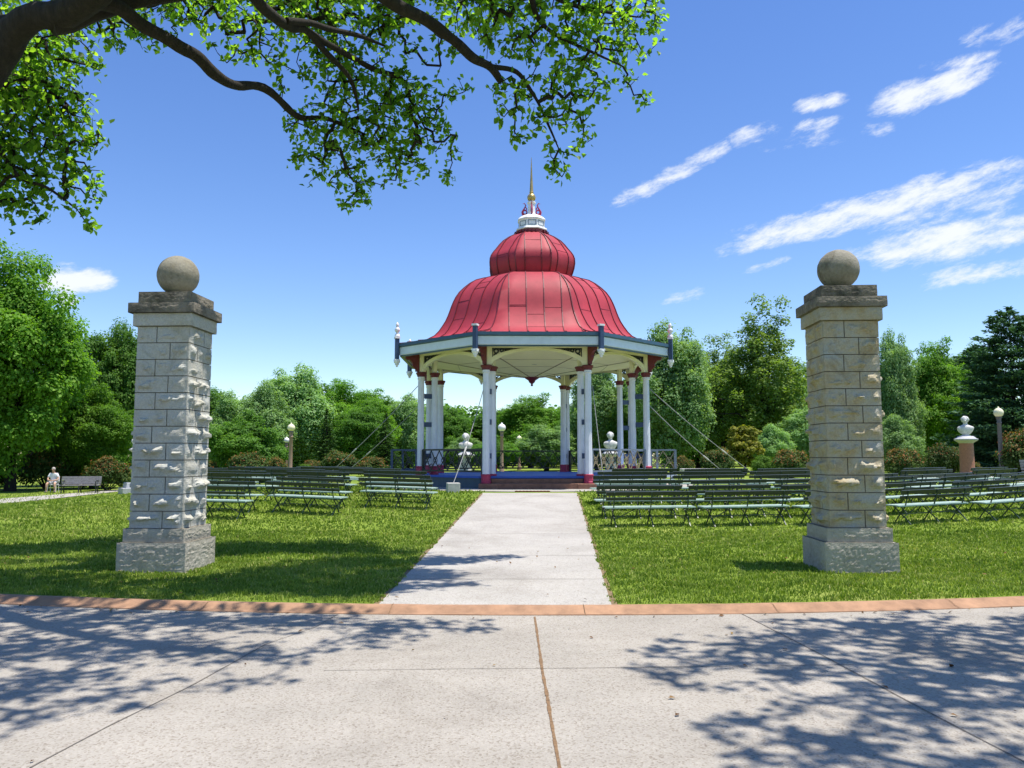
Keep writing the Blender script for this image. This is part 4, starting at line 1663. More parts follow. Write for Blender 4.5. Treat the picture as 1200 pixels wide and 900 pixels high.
def trunk_mesh(parent, H, rad, centers, nlimb=14, base_h=0.25, bend=0.3):
    mb = MB()
    pts, rr = [], []
    for i in range(8):
        f = i / 7
        pts.append((bend * math.sin(f * 2.5), bend * 0.6 * math.sin(f * 3.7 + 1) - bend * 0.5, -0.2 + f * H * 0.8))
        rr.append(rad * (1.25 if i == 0 else 1.0) * (1 - f * 0.8))
    mb.tube(pts, rr, 9)
    idx = np.argsort(RNG.random(len(centers)))[:nlimb]
    for j in idx:
        c = Vector(centers[j])
        f = min(0.85, max(base_h, (c.z / H) * 0.65))
        k = f / 0.8 * 7 if f < 0.8 else 6.9
        k = min(6.9, k)
        a = Vector(pts[int(k)]).lerp(Vector(pts[int(k) + 1]), k - int(k))
        m = a.lerp(c, 0.5) + Vector((0, 0, 0.06 * H))
        mb.tube([a, a.lerp(m, 0.6), m, c], [rad * 0.4, rad * 0.3, rad * 0.2, rad * 0.07], 6)
    return mb.build('trunk', M['bark'], parent, smooth=True)


def broad_tree(name, H, W, base, nb, per, leaf, mat, flat=0.75, top=0.9, airy=0.0, seed=1, rb_scale=1.0, lean=0.0, wild=0.08):
    """crown of nb leafy clumps over an uneven egg-shaped envelope"""
    global RNG
    RNG = np.random.default_rng(seed)
    root = empty(name, (0, 0, 0))
    cz, hz = H * (1 + base) / 2, H * (1 - base) / 2
    d = unit(nb)
    ph = RNG.uniform(0, 6, 6)
    un = 0.86 + 0.16 * np.sin(d[:, 0] * 3 + ph[0]) * np.sin(d[:, 1] * 3 + ph[1]) + 0.12 * np.sin(d[:, 2] * 5 + ph[2] + d[:, 0] * 2)
    fr = RNG.uniform(0.45, 1.0, nb) ** 0.5
    c = d * (un * fr)[:, None]
    c = c * (1 + RNG.normal(0, wild, nb)[:, None] * (fr > 0.75)[:, None])
    taper = np.where(c[:, 2] > 0, 1 - 0.35 * c[:, 2] * (1 - top) * 3, 1.0)
    rad = W * RNG.uniform(0.17, 0.34, nb) * rb_scale
    C = np.column_stack([c[:, 0] * (W - rad * 0.6) * taper + lean * c[:, 2], c[:, 1] * (W - rad * 0.6) * taper, cz + c[:, 2] * (hz - rad * 0.5)])
    if airy:
        keep = RNG.random(nb) > airy
        C, rad = C[keep], rad[keep]
    P, N = blob_leaves(C, rad, per, flat)
    n = len(P)
    hue = RNG.normal(0, 0.14, len(C))
    tint = np.clip(RNG.normal(0.45, 0.2, n) + 0.12 * np.sin(P[:, 0] * 1.3 + P[:, 2] * 0.9), 0, 1)
    size = leaf * RNG.uniform(0.6, 1.35, n)
    trunk_mesh(root, H, H * 0.022 + 0.05, C)
    leaf_mesh('crown', P, N, size, mat, tint, root)
    return root


def conifer(name, H, W, mat, seed, layers=18, per=22, sprays=34, droop=0.35, leaf=0.26, base=0.05, pointed=1.0, loose=0.0):
    global RNG
    RNG = np.random.default_rng(seed)
    root = empty(name, (0, 0, 0))
    P, N, A = [], [], []
    mb = MB()
    mb.tube([(0, 0, -0.2), (0.03, 0, H * 0.5), (0, 0.02, H * 0.97)], [H * 0.022, H * 0.013, H * 0.003], 8)
    for i in range(layers):
        f = i / (layers - 1)
        z = H * (base + (0.97 - base) * f)
        L = W * ((1 - f) ** pointed * 0.95 + 0.05)
        nb = max(5, int(per * (0.4 + 0.6 * (1 - f))))
        for b in range(nb):
            a = RNG.uniform(0, 2 * PI)
            l = L * RNG.uniform(0.55, 1.15 + loose)
            dirv = np.array([math.cos(a), math.sin(a), 0])
            rise = RNG.uniform(-0.05, 0.25) + loose * 0.3
            k = max(6, int(sprays * l / W))
            t = RNG.uniform(0.25, 1, k) ** 0.7
            pos = dirv[None] * (t * l)[:, None]
            pos[:, 2] = z + rise * t * l - droop * l * t * t + RNG.normal(0, 0.05, k) + RNG.uniform(-0.15, 0.15)
            side = np.array([-dirv[1], dirv[0], 0])
            sp = RNG.normal(0, 0.16 * l + 0.04, k) * (1.1 - t * 0.6)
            pos += side[None] * sp[:, None]
            P.append(pos)
            N.append(np.tile([0, 0, 1.0], (k, 1)) + RNG.normal(0, 0.45, (k, 3)) + dirv[None] * 0.3)
            A.append(dirv[None] * 1.0 + side[None] * np.sign(sp)[:, None] * 0.6 + RNG.normal(0, 0.3, (k, 3)) + np.array([0, 0, 0.1]))
            if b < nb // 2 and l > 0.5:
                mb.tube([(0, 0, z), tuple(dirv * l * 0.5 + np.array([0, 0, z + rise * l * 0.5 - droop * l * 0.25])), tuple(dirv * l * 0.9 + np.array([0, 0, z + rise * l * 0.9 - droop * l * 0.8]))], [0.03, 0.02, 0.008], 5)
    P, N, A = np.vstack(P), np.vstack(N), np.vstack(A)
    n = len(P)
    mb.build('trunk', M['bark'], root, smooth=True)
    leaf_mesh('crown', P, N, leaf * RNG.uniform(0.7, 1.4, n), mat, np.clip(RNG.normal(0.5, 0.22, n), 0, 1), root, asp=0.2, along=A)
    return root


def shrub(name, seed, mat, W=1.0, H=1.3, nb=46, per=300, leaf=0.062, red=0.55):
    global RNG
    RNG = np.random.default_rng(seed)
    root = empty(name, (0, 0, 0))
    d = unit(nb)
    d[:, 2] = np.abs(d[:, 2])
    c = d * (RNG.uniform(0.5, 1, nb) ** 0.6)[:, None]
    rad = RNG.uniform(0.2, 0.36, nb) * W
    C = np.column_stack([c[:, 0] * (W - rad * 0.6), c[:, 1] * (W - rad * 0.6), H * 0.28 + c[:, 2] * (H * 0.72 - rad * 0.7)])
    P, N = blob_leaves(C, rad, per, 0.9, 0.4)
    keep = P[:, 2] > 0.03
    P, N = P[keep], N[keep]
    n = len(P)
    # young red growth at the tips of the upper shoots
    rel = np.clip(P[:, 2] / H, 0, 1)
    outer = np.hypot(P[:, 0], P[:, 1]) / W
    tip = RNG.random(n) < red * np.clip((rel - 0.45) * 1.6 + (outer - 0.7) * 0.5, 0, 1)
    tint = np.clip(RNG.normal(0.28, 0.14, n), 0, 0.6)
    tint[tip] = RNG.uniform(0.65, 1, tip.sum())
    mb = MB()
    for j in range(9):
        q = Vector(C[j])
        mb.tube([(0.08 * math.cos(j * 2.1), 0.08 * math.sin(j * 2.1), -0.05), q * 0.5, q], [0.025, 0.018, 0.008], 5)
    mb.build('stem', M['bark'], root, smooth=True)
    leaf_mesh('foliage', P, N, leaf * RNG.uniform(0.6, 1.4, n), mat, tint, root)
    return root


PROTO = {
    'broad': (broad_tree('broadleaf_tree', 12, 5.0, 0.05, 250, 400, 0.19, M['leaf_mid'], seed=21, wild=0.16, rb_scale=0.85), 12, 5.0),
    'broad2': (broad_tree('broadleaf_tree', 11, 4.6, 0.05, 230, 350, 0.2, M['leaf_dark'], seed=34, wild=0.12, rb_scale=0.88), 11, 4.6),
    'pale': (broad_tree('pale_tree', 9, 4.0, 0.03, 260, 300, 0.16, M['leaf_pale'], flat=1.0, seed=45, rb_scale=0.78, wild=0.12), 9, 4.0),
    'airy': (broad_tree('airy_tree', 12, 3.3, 0.04, 300, 110, 0.155, M['leaf_airy'], flat=1.2, top=0.72, airy=0.1, seed=56, rb_scale=0.55, wild=0.22), 12, 3.3),
    'bushy': (broad_tree('bushy_tree', 5.5, 3.6, 0.01, 150, 420, 0.16, M['leaf_dark'], seed=67, rb_scale=0.75, wild=0.14), 5.5, 3.6),
    'gold': (broad_tree('golden_tree', 4.5, 2.0, 0.05, 80, 170, 0.2, M['leaf_gold'], seed=78, rb_scale=0.7, airy=0.1), 4.5, 2.0),
    'spruce': (conifer('conifer_tree', 8, 2.4, M['needle'], 89, layers=26, sprays=44), 8, 2.4),
    'pine': (conifer('pine_tree', 13, 4.6, M['needle_blue'], 90, layers=34, per=30, sprays=95, droop=0.0, leaf=0.34, base=0.02, pointed=0.55, loose=0.3), 13, 4.6),
}
SHRUB = {
    'red': (shrub('red_tipped_shrub', 101, M['shrub'], red=0.75), 1.3, 1.0),
    'red2': (shrub('red_tipped_shrub', 102, M['shrub'], red=0.4, nb=50), 1.3, 1.0),
    'green': (shrub('green_shrub', 103, M['shrub_green'], red=0.0), 1.3, 1.0),
}
first = set()


def plant(proto, px, Y, top, hw, label, cat='tree', group='trees behind the bandstand', table=PROTO, rz=None, sink=0.0):
    root, H0, W0 = table[proto]
    c = at(px, 535, Y)
    z = float(T(c.x, c.y)) - sink
    H = zat(top, Y) - z
    W = hw / FPX * Y
    sc = (W / W0, W / W0, H / (H0 * 1.0))
    rz = random.uniform(0, 6.28) if rz is None else rz
    key = ('tree' if table is PROTO else 'shrub') + proto
    if key not in first:
        first.add(key)
        o = root
        o.location, o.rotation_euler, o.scale = (c.x, c.y, z), (0, 0, rz), sc
    else:
        o = dup(root, (c.x, c.y, z), rz, sc)
    tag(o, label, cat, group)
    return o


TREES = [
    ('broad', 14, 46, 298, 92, 'big bright green broadleaf tree at the far left edge, tallest on that side'),
    ('broad', -70, 44, 300, 80, 'green tree cut by the left edge of the view'),
    ('broad2', 70, 54, 415, 50, 'rounded green tree between the big left tree and the pale pillar'),
    ('broad2', 128, 60, 373, 48, 'darker green tree rising directly left of the pale gate pillar'),
    ('broad', 110, 50, 455, 50, 'low leafy tree behind the seated man and the left shrubs'),
    ('pale', 190, 66, 425, 45, 'tree hidden mostly behind the pale gate pillar'),
    ('pale', 272, 62, 464, 42, 'pale grey-green tree just right of the pale gate pillar'),
    ('pale', 345, 64, 434, 58, 'tallest pale green tree left of the bandstand'),
    ('broad', 402, 66, 447, 46, 'bright green round-topped tree right of the tallest pale tree'),
    ('broad', 452, 68, 468, 42, 'green tree beside the left columns of the bandstand'),
    ('bushy', 288, 46, 484, 50, 'low dark bushy tree behind the left benches'),
    ('spruce', 382, 50, 478, 24, 'dark conifer behind the left shrubs, nearer the tall lamp'),
    ('spruce', 452, 52, 483, 25, 'dark conifer just left of the bandstand railing'),
    ('broad2', 420, 58, 475, 36, 'dark leafy tree between the two conifers'),
    ('broad2', 520, 70, 473, 34, 'tree seen between the left pairs of columns'),
    ('pale', 545, 60, 512, 30, 'low pale tree seen under the left arch behind the bust'),
    ('broad', 622, 72, 464, 50, 'round green tree framed by the middle of the bandstand'),
    ('pale', 640, 58, 500, 46, 'pale low tree seen through the bandstand, in front of the round one'),
    ('bushy', 580, 56, 512, 34, 'low dark tree seen through the bandstand left of centre'),
    ('pale', 700, 60, 425, 44, 'pale green tree behind the front right column'),
    ('pale', 788, 50, 386, 62, 'large grey-green tree directly right of the bandstand roof'),
    ('broad2', 752, 58, 430, 45, 'dark green tree behind the right columns of the bandstand'),
    ('airy', 894, 54, 362, 62, 'tall airy light green tree left of the tan gate pillar'),
    ('airy', 850, 58, 400, 45, 'slimmer airy tree between the grey-green tree and the tall one'),
    ('gold', 872, 44, 498, 26, 'small yellow-leaved tree behind the right wires'),
    ('pale', 905, 46, 500, 30, 'small pale tree beside the yellow-leaved tree'),
    ('pale', 948, 50, 480, 45, 'light green tree directly behind the tan gate pillar'),
    ('pale', 1052, 48, 395, 34, 'tall pale tree immediately right of the tan gate pillar'),
    ('pale', 1048, 42, 490, 38, 'bright low pale tree at the foot of the tall pale one'),
    ('broad', 1098, 52, 402, 44, 'vivid green broadleaf tree behind the granite bust'),
    ('broad2', 1072, 60, 430, 50, 'dark green tree behind the tall pale and vivid green trees'),
    ('pine', 1192, 44, 357, 62, 'tall blue-green pine at the far right edge'),
    ('pine', 1150, 56, 402, 48, 'dark pine left of the tall blue-green one'),
    ('broad2', 1262, 46, 372, 60, 'dark tree cut by the right edge of the view'),
    ('broad2', 235, 80, 452, 60, 'distant dark tree behind the pale trees at left'),
    ('broad2', 500, 84, 470, 60, 'distant dark tree between the left columns and conifers'),
    ('broad2', 690, 84, 470, 60, 'distant dark tree behind the right half of the bandstand'),
    ('broad2', 990, 80, 410, 70, 'distant dark tree behind the tan gate pillar'),
    ('broad2', 840, 84, 430, 70, 'distant dark tree behind the airy trees'),
    ('broad2', 590, 90, 480, 60, 'distant dark tree seen through the bandstand, farthest of all'),
    ('broad2', 1130, 84, 420, 70, 'distant dark tree behind the dark pine'),
    ('pale', 308, 60, 453, 44, 'pale leafy tree filling the gap left of the tallest pale tree'),
    ('broad', 432, 62, 458, 40, 'leafy tree between the round-topped tree and the left columns'),
    ('pale', 478, 64, 466, 38, 'pale tree just behind the left roof corner of the bandstand'),
    ('broad2', 818, 62, 418, 50, 'dark leafy tree between the grey-green tree and the airy trees'),
    ('pale', 926, 58, 436, 40, 'pale leafy tree between the tall airy tree and the tan pillar'),
    ('broad', 1015, 60, 425, 42, 'green tree partly hidden by the tan gate pillar'),
    ('broad2', 1140, 68, 402, 46, 'leafy dark tree behind the vivid green one'),
    ('broad2', 360, 84, 450, 60, 'distant dark tree behind the tallest pale tree'),
]
for t in TREES:
    plant(*t)
SH = [
    ('red2', 55, 49, 518, 34, 'large reddish-topped shrub behind the seated man'),
    ('red', 127, 47, 533, 26, 'reddish shrub beside the grey park bench, next to the pale pillar'),
    ('red', -8, 47, 545, 20, 'rusty shrub at the left edge of the view'),
    ('red', 97, 50, 540, 16, 'thin brownish shrub behind the backrest of the grey park bench'),
    ('red', 246, 44, 538, 14, 'rust-coloured shrub touching the right side of the pale pillar'),
    ('red2', 292, 40, 527, 27, 'dark wide reddish shrub behind the left benches'),
    ('red', 322, 42, 534, 16, 'olive shrub just left of the two tan lamp posts'),
    ('green', 358, 44, 543, 12, 'small bright green shrub just right of the tan lamp posts'),
    ('red', 366, 46, 538, 14, 'pinkish shrub behind the bright green one'),
    ('red2', 398, 42, 526, 24, 'broad rusty shrub where the two left wires reach the ground'),
    ('red', 436, 42, 534, 20, 'reddish shrub nearest the bandstand on its left'),
    ('red', 800, 42, 533, 14, 'low pinkish-red shrub just right of the bandstand railing'),
    ('red2', 841, 42, 522, 20, 'dark reddish shrub behind the low stone seat'),
    ('green', 893, 42, 533, 16, 'bright green shrub beside the thin distant lamp'),
    ('red', 927, 38, 525, 25, 'round orange-red shrub left of the tan gate pillar'),
    ('red', 1058, 38, 524, 25, 'round orange-red shrub right of the tan gate pillar'),
    ('green', 1086, 42, 530, 15, 'bright green shrub between two reddish ones at right'),
    ('red2', 1108, 35, 517, 23, 'dark shrub behind the granite bust'),
    ('red', 1203, 36, 500, 34, 'tall reddish shrub at the right edge beside the dark lamp'),
    ('green', 1174, 34, 554, 9, 'tiny green plant at the foot of the dark lamp post'),
    ('red', 1140, 38, 540, 12, 'small rusty shrub just right of the granite bust'),
]
for t in SH:
    plant(*t, cat='shrub', group='shrubs around the lawn', table=SHRUB)


litter()


def woods():
    global RNG
    RNG = np.random.default_rng(301)
    C, rad = [], []
    for i in range(420):
        a = RNG.uniform(-1.15, 1.15)
        d = RNG.uniform(92, 112)
        x, y = d * math.sin(a), d * math.cos(a)
        r = RNG.uniform(1.2, 2.6)
        C.append((x, y, float(T(x, y)) + RNG.uniform(0.2, 5.5)))
        rad.append(r)
    P, N = blob_leaves(np.array(C), np.array(rad), 240, 0.85, 0.5)
    n = len(P)
    o = leaf_mesh('distant_woods', P, N, RNG.uniform(0.35, 0.7, n), M['leaf_dark'], np.clip(RNG.normal(0.4, 0.2, n), 0, 1), None)
    tag(o, 'dense dark green woodland edge behind all the park trees', 'woods', kind='stuff')


woods()

# ------------------------------------------------------------------ the overhanging tree and the one on the right
def big_tree(name, label, trunk, limbs, masses, npts, leaves_per, seed, leaf_size, twig_r=0.0045, group=None):
    """trunk and limbs are given as polylines; twigs reach from them to points spread through the masses"""
    rs = np.random.default_rng(seed)
    root = empty(name, tuple(trunk[0][0]))
    O = np.array(trunk[0][0])
    tag(root, label, 'tree', group)
    X = Matrix.Translation(-Vector(trunk[0][0]))
    mb = MB()
    nodes = []

    def smooth_line(pts, rads, k=6):
        P, Rr = [], []
        n = len(pts)
        for i in range(n - 1):
            p0, p1, p2, p3 = (Vector(pts[max(0, i - 1)]), Vector(pts[i]), Vector(pts[i + 1]), Vector(pts[min(n - 1, i + 2)]))
            for j in range(k):
                t = j / k
                q = 0.5 * ((2 * p1) + (p2 - p0) * t + (2 * p0 - 5 * p1 + 4 * p2 - p3) * t * t + (3 * p1 - p0 - 3 * p2 + p3) * t ** 3)
                r = rads[i] + (rads[i + 1] - rads[i]) * t
                q += Vector((noise.noise(q * 2.1), noise.noise(q * 2.1 + Vector((7, 0, 0))), noise.noise(q * 2.1 + Vector((0, 9, 0))))) * r * 0.5
                P.append(q)
                Rr.append(r * (1 + 0.18 * noise.noise(q * 4)))
        P.append(Vector(pts[-1]))
        Rr.append(rads[-1])
        return P, Rr
    P, Rr = smooth_line(*trunk)
    mb.tube(P, Rr, 14, X=X)
    for pts, rads in limbs:
        P, Rr = smooth_line(pts, rads)
        mb.tube(P, Rr, 10, X=X)
        nodes += [tuple(p) for p in P[len(P) // 5:]]
    mb.build('trunk', M['bark'], root, smooth=True)
    # attractors
    vol = np.array([m[1] ** 2 * m[2] for m in masses])
    A = []
    for (c, r, w), v in zip(masses, vol):
        k = max(6, int(npts * v / vol.sum()))
        d = rs.normal(size=(k, 3))
        d /= np.linalg.norm(d, axis=1)[:, None]
        rr = r * rs.uniform(0, 1, k) ** (1 / 2.2)
        A.append(np.array(c) + d * rr[:, None] * np.array([1, 0.9, 0.85]))
    A = np.vstack(A)
    Nn = [np.array(n) for n in nodes]
    parent = [-1] * len(Nn)
    pos = np.array(Nn)
    best = np.full(len(A), 1e9)
    bi = np.zeros(len(A), dtype=int)
    for i0 in range(0, len(pos)):
        d = np.linalg.norm(A - pos[i0], axis=1)
        m = d < best
        best[m], bi[m] = d[m], i0
    done = np.zeros(len(A), dtype=bool)
    allpos = list(pos)
    tips = []
    for _ in range(len(A)):
        b = np.where(done, 1e9, best)
        j = int(np.argmin(b))
        done[j] = True
        a, src = A[j], bi[j]
        p0 = allpos[src]
        L = np.linalg.norm(a - p0)
        k = max(1, int(L / 0.22))
        prev = src
        sag = np.array([0, 0, 0.10 * L]) 
        wob = rs.normal(0, 0.05 * L, 3)
        for q in range(1, k + 1):
            f = q / k
            p = p0 + (a - p0) * f + (sag + wob) * math.sin(PI * f)
            allpos.append(p)
            parent.append(prev)
            prev = len(allpos) - 1
            d = np.linalg.norm(A - p, axis=1) + 0.02
            m = (d < best) & ~done
            best[m], bi[m] = d[m], prev
        tips.append(prev)
    n = len(allpos)
    weight = np.zeros(n)
    for t in tips:
        weight[t] += 1
    n0 = len(nodes)
    for i in range(n - 1, n0 - 1, -1):
        weight[parent[i]] += weight[i]
    V, F = [], []
    base = 0
    ring = 4
    for i in range(n0, n):
        p, q = np.array(allpos[parent[i]]), np.array(allpos[i])
        d = q - p
        L = np.linalg.norm(d)
        if L < 1e-4:
            continue
        d /= L
        u = np.cross(d, [0.31, 0.87, 0.39])
        u /= np.linalg.norm(u)
        v = np.cross(d, u)
        r1 = min(0.03, twig_r * max(1.0, weight[i]) ** 0.5)
        r0 = r1 if parent[i] < n0 else min(twig_r * max(1.0, weight[parent[i]]) ** 0.5, r1 * 1.3)
        for c, r in ((p - d * r0 * 0.3, r0), (q, r1)):
            for s in range(ring):
                an = 2 * PI * s / ring
                V.append(c + (u * math.cos(an) + v * math.sin(an)) * r)
        for s in range(ring):
            F.append((base + s, base + (s + 1) % ring, base + ring + (s + 1) % ring, base + ring + s))
        base += 2 * ring
    tw = mesh_np('twigs', np.array(V) - O, np.array(F), M['bark'], None, None, True)
    # leaves along the thin twigs
    thin = [i for i in range(n0, n) if weight[i] <= 3]
    LP, LD = [], []
    for i in thin:
        p, q = np.array(allpos[parent[i]]), np.array(allpos[i])
        k = rs.poisson(leaves_per)
        if i in (): 
            k *= 2
        f = rs.random(k)[:, None]
        LP.append(p + (q - p) * f + rs.normal(0, 0.035, (k, 3)))
        d = (q - p) / (np.linalg.norm(q - p) + 1e-6)
        LD.append(np.tile(d, (k, 1)) * 0.6 + rs.normal(0, 0.6, (k, 3)) + np.array([0, 0, -0.35]))
    for t in tips:
        k = rs.poisson(leaves_per * 1.8)
        LP.append(np.array(allpos[t]) + rs.normal(0, 0.055, (k, 3)))
        LD.append(rs.normal(0, 0.7, (k, 3)) + np.array([0, 0, -0.3]))
    LP, LD = np.vstack(LP), np.vstack(LD)
    n = len(LP)
    N = rs.normal(0, 0.55, (n, 3)) + np.array([0, 0, 0.9])
    Tn = LD / np.linalg.norm(LD, axis=1)[:, None]
    N = N - Tn * np.sum(N * Tn, axis=1)[:, None]
    tint = np.clip(rs.normal(0.45, 0.32, n), 0, 1)
    cr = leaf_mesh('crown', LP - O, N, leaf_size * rs.uniform(0.65, 1.3, n), M['leaf_near'], tint, root, asp=0.36, fine=True, along=Tn)
    tw.parent = cr
    print(name, 'leaves', n, 'tips', len(tips))
    return root


def m_(px, py, Y, r, w=1.0):
    return (tuple(at(px, py, Y)), r, r * w)


# left tree: the limbs follow what hangs into the view
tl = [(-9.6, 10.6, -0.1), (-9.5, 10.5, 1.6), (-8.9, 10.3, 3.4), (-7.6, 10.0, 4.7), tuple(at(5, 56, 9.6)), tuple(at(95, 2, 9.3)), tuple(at(215, -75, 9.0)), tuple(at(340, -150, 8.6))]
tr_ = [0.6, 0.44, 0.36, 0.24, 0.175, 0.165, 0.14, 0.10]
limbs = [
    ([at(-60, 30, 9.6), at(0, 24, 9.7), at(55, 22, 9.8), at(95, 8, 10.0), at(150, -40, 10.8)], [0.10, 0.085, 0.075, 0.07, 0.04]),
    ([at(105, -4, 9.3), at(135, 8, 9.6), at(180, 38, 10.1), at(225, 62, 10.6), at(253, 88, 11.0), at(275, 99, 11.3), at(310, 103, 11.8), at(347, 135, 12.4), at(385, 140, 12.9), at(430, 158, 13.4)], [0.105, 0.092, 0.088, 0.086, 0.08, 0.072, 0.064, 0.052, 0.036, 0.016]),
    ([at(250, -60, 9.4), at(300, -2, 10.2), at(335, 30, 10.9), at(360, 38, 11.3), at(385, 64, 11.8), at(412, 95, 12.3), at(420, 128, 12.6)], [0.10, 0.08, 0.066, 0.054, 0.045, 0.034, 0.018]),
    ([at(335, 24, 10.8), at(370, 30, 11.3), at(420, 42, 12.0), at(455, 55, 12.6)], [0.05, 0.045, 0.035, 0.015]),
    ([at(360, 38, 11.3), at(400, 60, 12.0), at(440, 82, 12.7), at(470, 92, 13.0), at(482, 118, 13.2), at(498, 150, 13.3)], [0.055, 0.05, 0.045, 0.04, 0.03, 0.012]),
    ([at(300, -140, 8.8), at(400, -50, 9.6), at(455, 0, 10.2), at(500, 22, 10.6), at(530, 45, 10.8), at(553, 68, 11.0), at(575, 80, 11.1), at(588, 96, 11.2)], [0.12, 0.10, 0.088, 0.08, 0.072, 0.066, 0.06, 0.046]),
    ([at(575, 79, 11.1), at(605, 84, 11.3), at(625, 110, 11.4), at(640, 140, 11.5), at(655, 175, 11.5)], [0.045, 0.035, 0.028, 0.02, 0.01]),
    ([at(580, -60, 10.4), at(620, -10, 11.0), at(630, 18, 11.2), at(650, 40, 11.4), at(690, 60, 11.6), at(730, 78, 11.8)], [0.07, 0.05, 0.04, 0.03, 0.022, 0.012]),
    ([at(600, -40, 10.6), at(660, 2, 11.4), at(710, 14, 11.8), at(750, 20, 12.2)], [0.06, 0.035, 0.025, 0.012]),
    ([at(-80, 130, 10.6), at(-20, 150, 10.9), at(20, 205, 11.2), at(55, 220, 11.4), at(90, 245, 11.6)], [0.08, 0.05, 0.03, 0.022, 0.012]),
    ([at(-60, 70, 10.4), at(20, 90, 11.0), at(60, 100, 11.3), at(90, 110, 11.5)], [0.06, 0.045, 0.03, 0.015]),
    # limbs above the frame, towards the viewer
    ([tuple(at(150, -35, 9.1)), (-3.6, 8.4, 7.4), (-2.2, 7.4, 7.9), (-0.8, 6.6, 8.2), (0.6, 6.2, 8.3)], [0.16, 0.14, 0.11, 0.08, 0.03]),
    ([(-3.6, 8.4, 7.4), (-3.0, 6.8, 8.0), (-2.0, 5.4, 8.4), (-0.6, 4.8, 8.5)], [0.11, 0.09, 0.06, 0.03]),
    ([(-2.2, 7.4, 7.9), (-0.6, 7.6, 8.4), (1.0, 7.4, 8.6), (2.0, 7.2, 8.6)], [0.08, 0.06, 0.04, 0.02]),
    ([(-9.2, 10.4, 3.0), (-9.8, 11.6, 5.4), (-9.6, 12.6, 7.0), (-8.8, 13.0, 8.2)], [0.24, 0.18, 0.12, 0.05]),
    ([(-2.2, 7.4, 7.9), (-1.0, 8.8, 8.9), (0.2, 10.0, 9.6), (1.0, 11.2, 9.9)], [0.09, 0.07, 0.05, 0.02]),
    ([tuple(at(60, 28, 9.4)), (-4.6, 10.4, 8.0), (-3.4, 11.4, 9.2), (-2.0, 12.2, 10.0)], [0.14, 0.11, 0.07, 0.03]),
]
M2Y = lambda px: 11.6 + (px - 200) * 0.0066
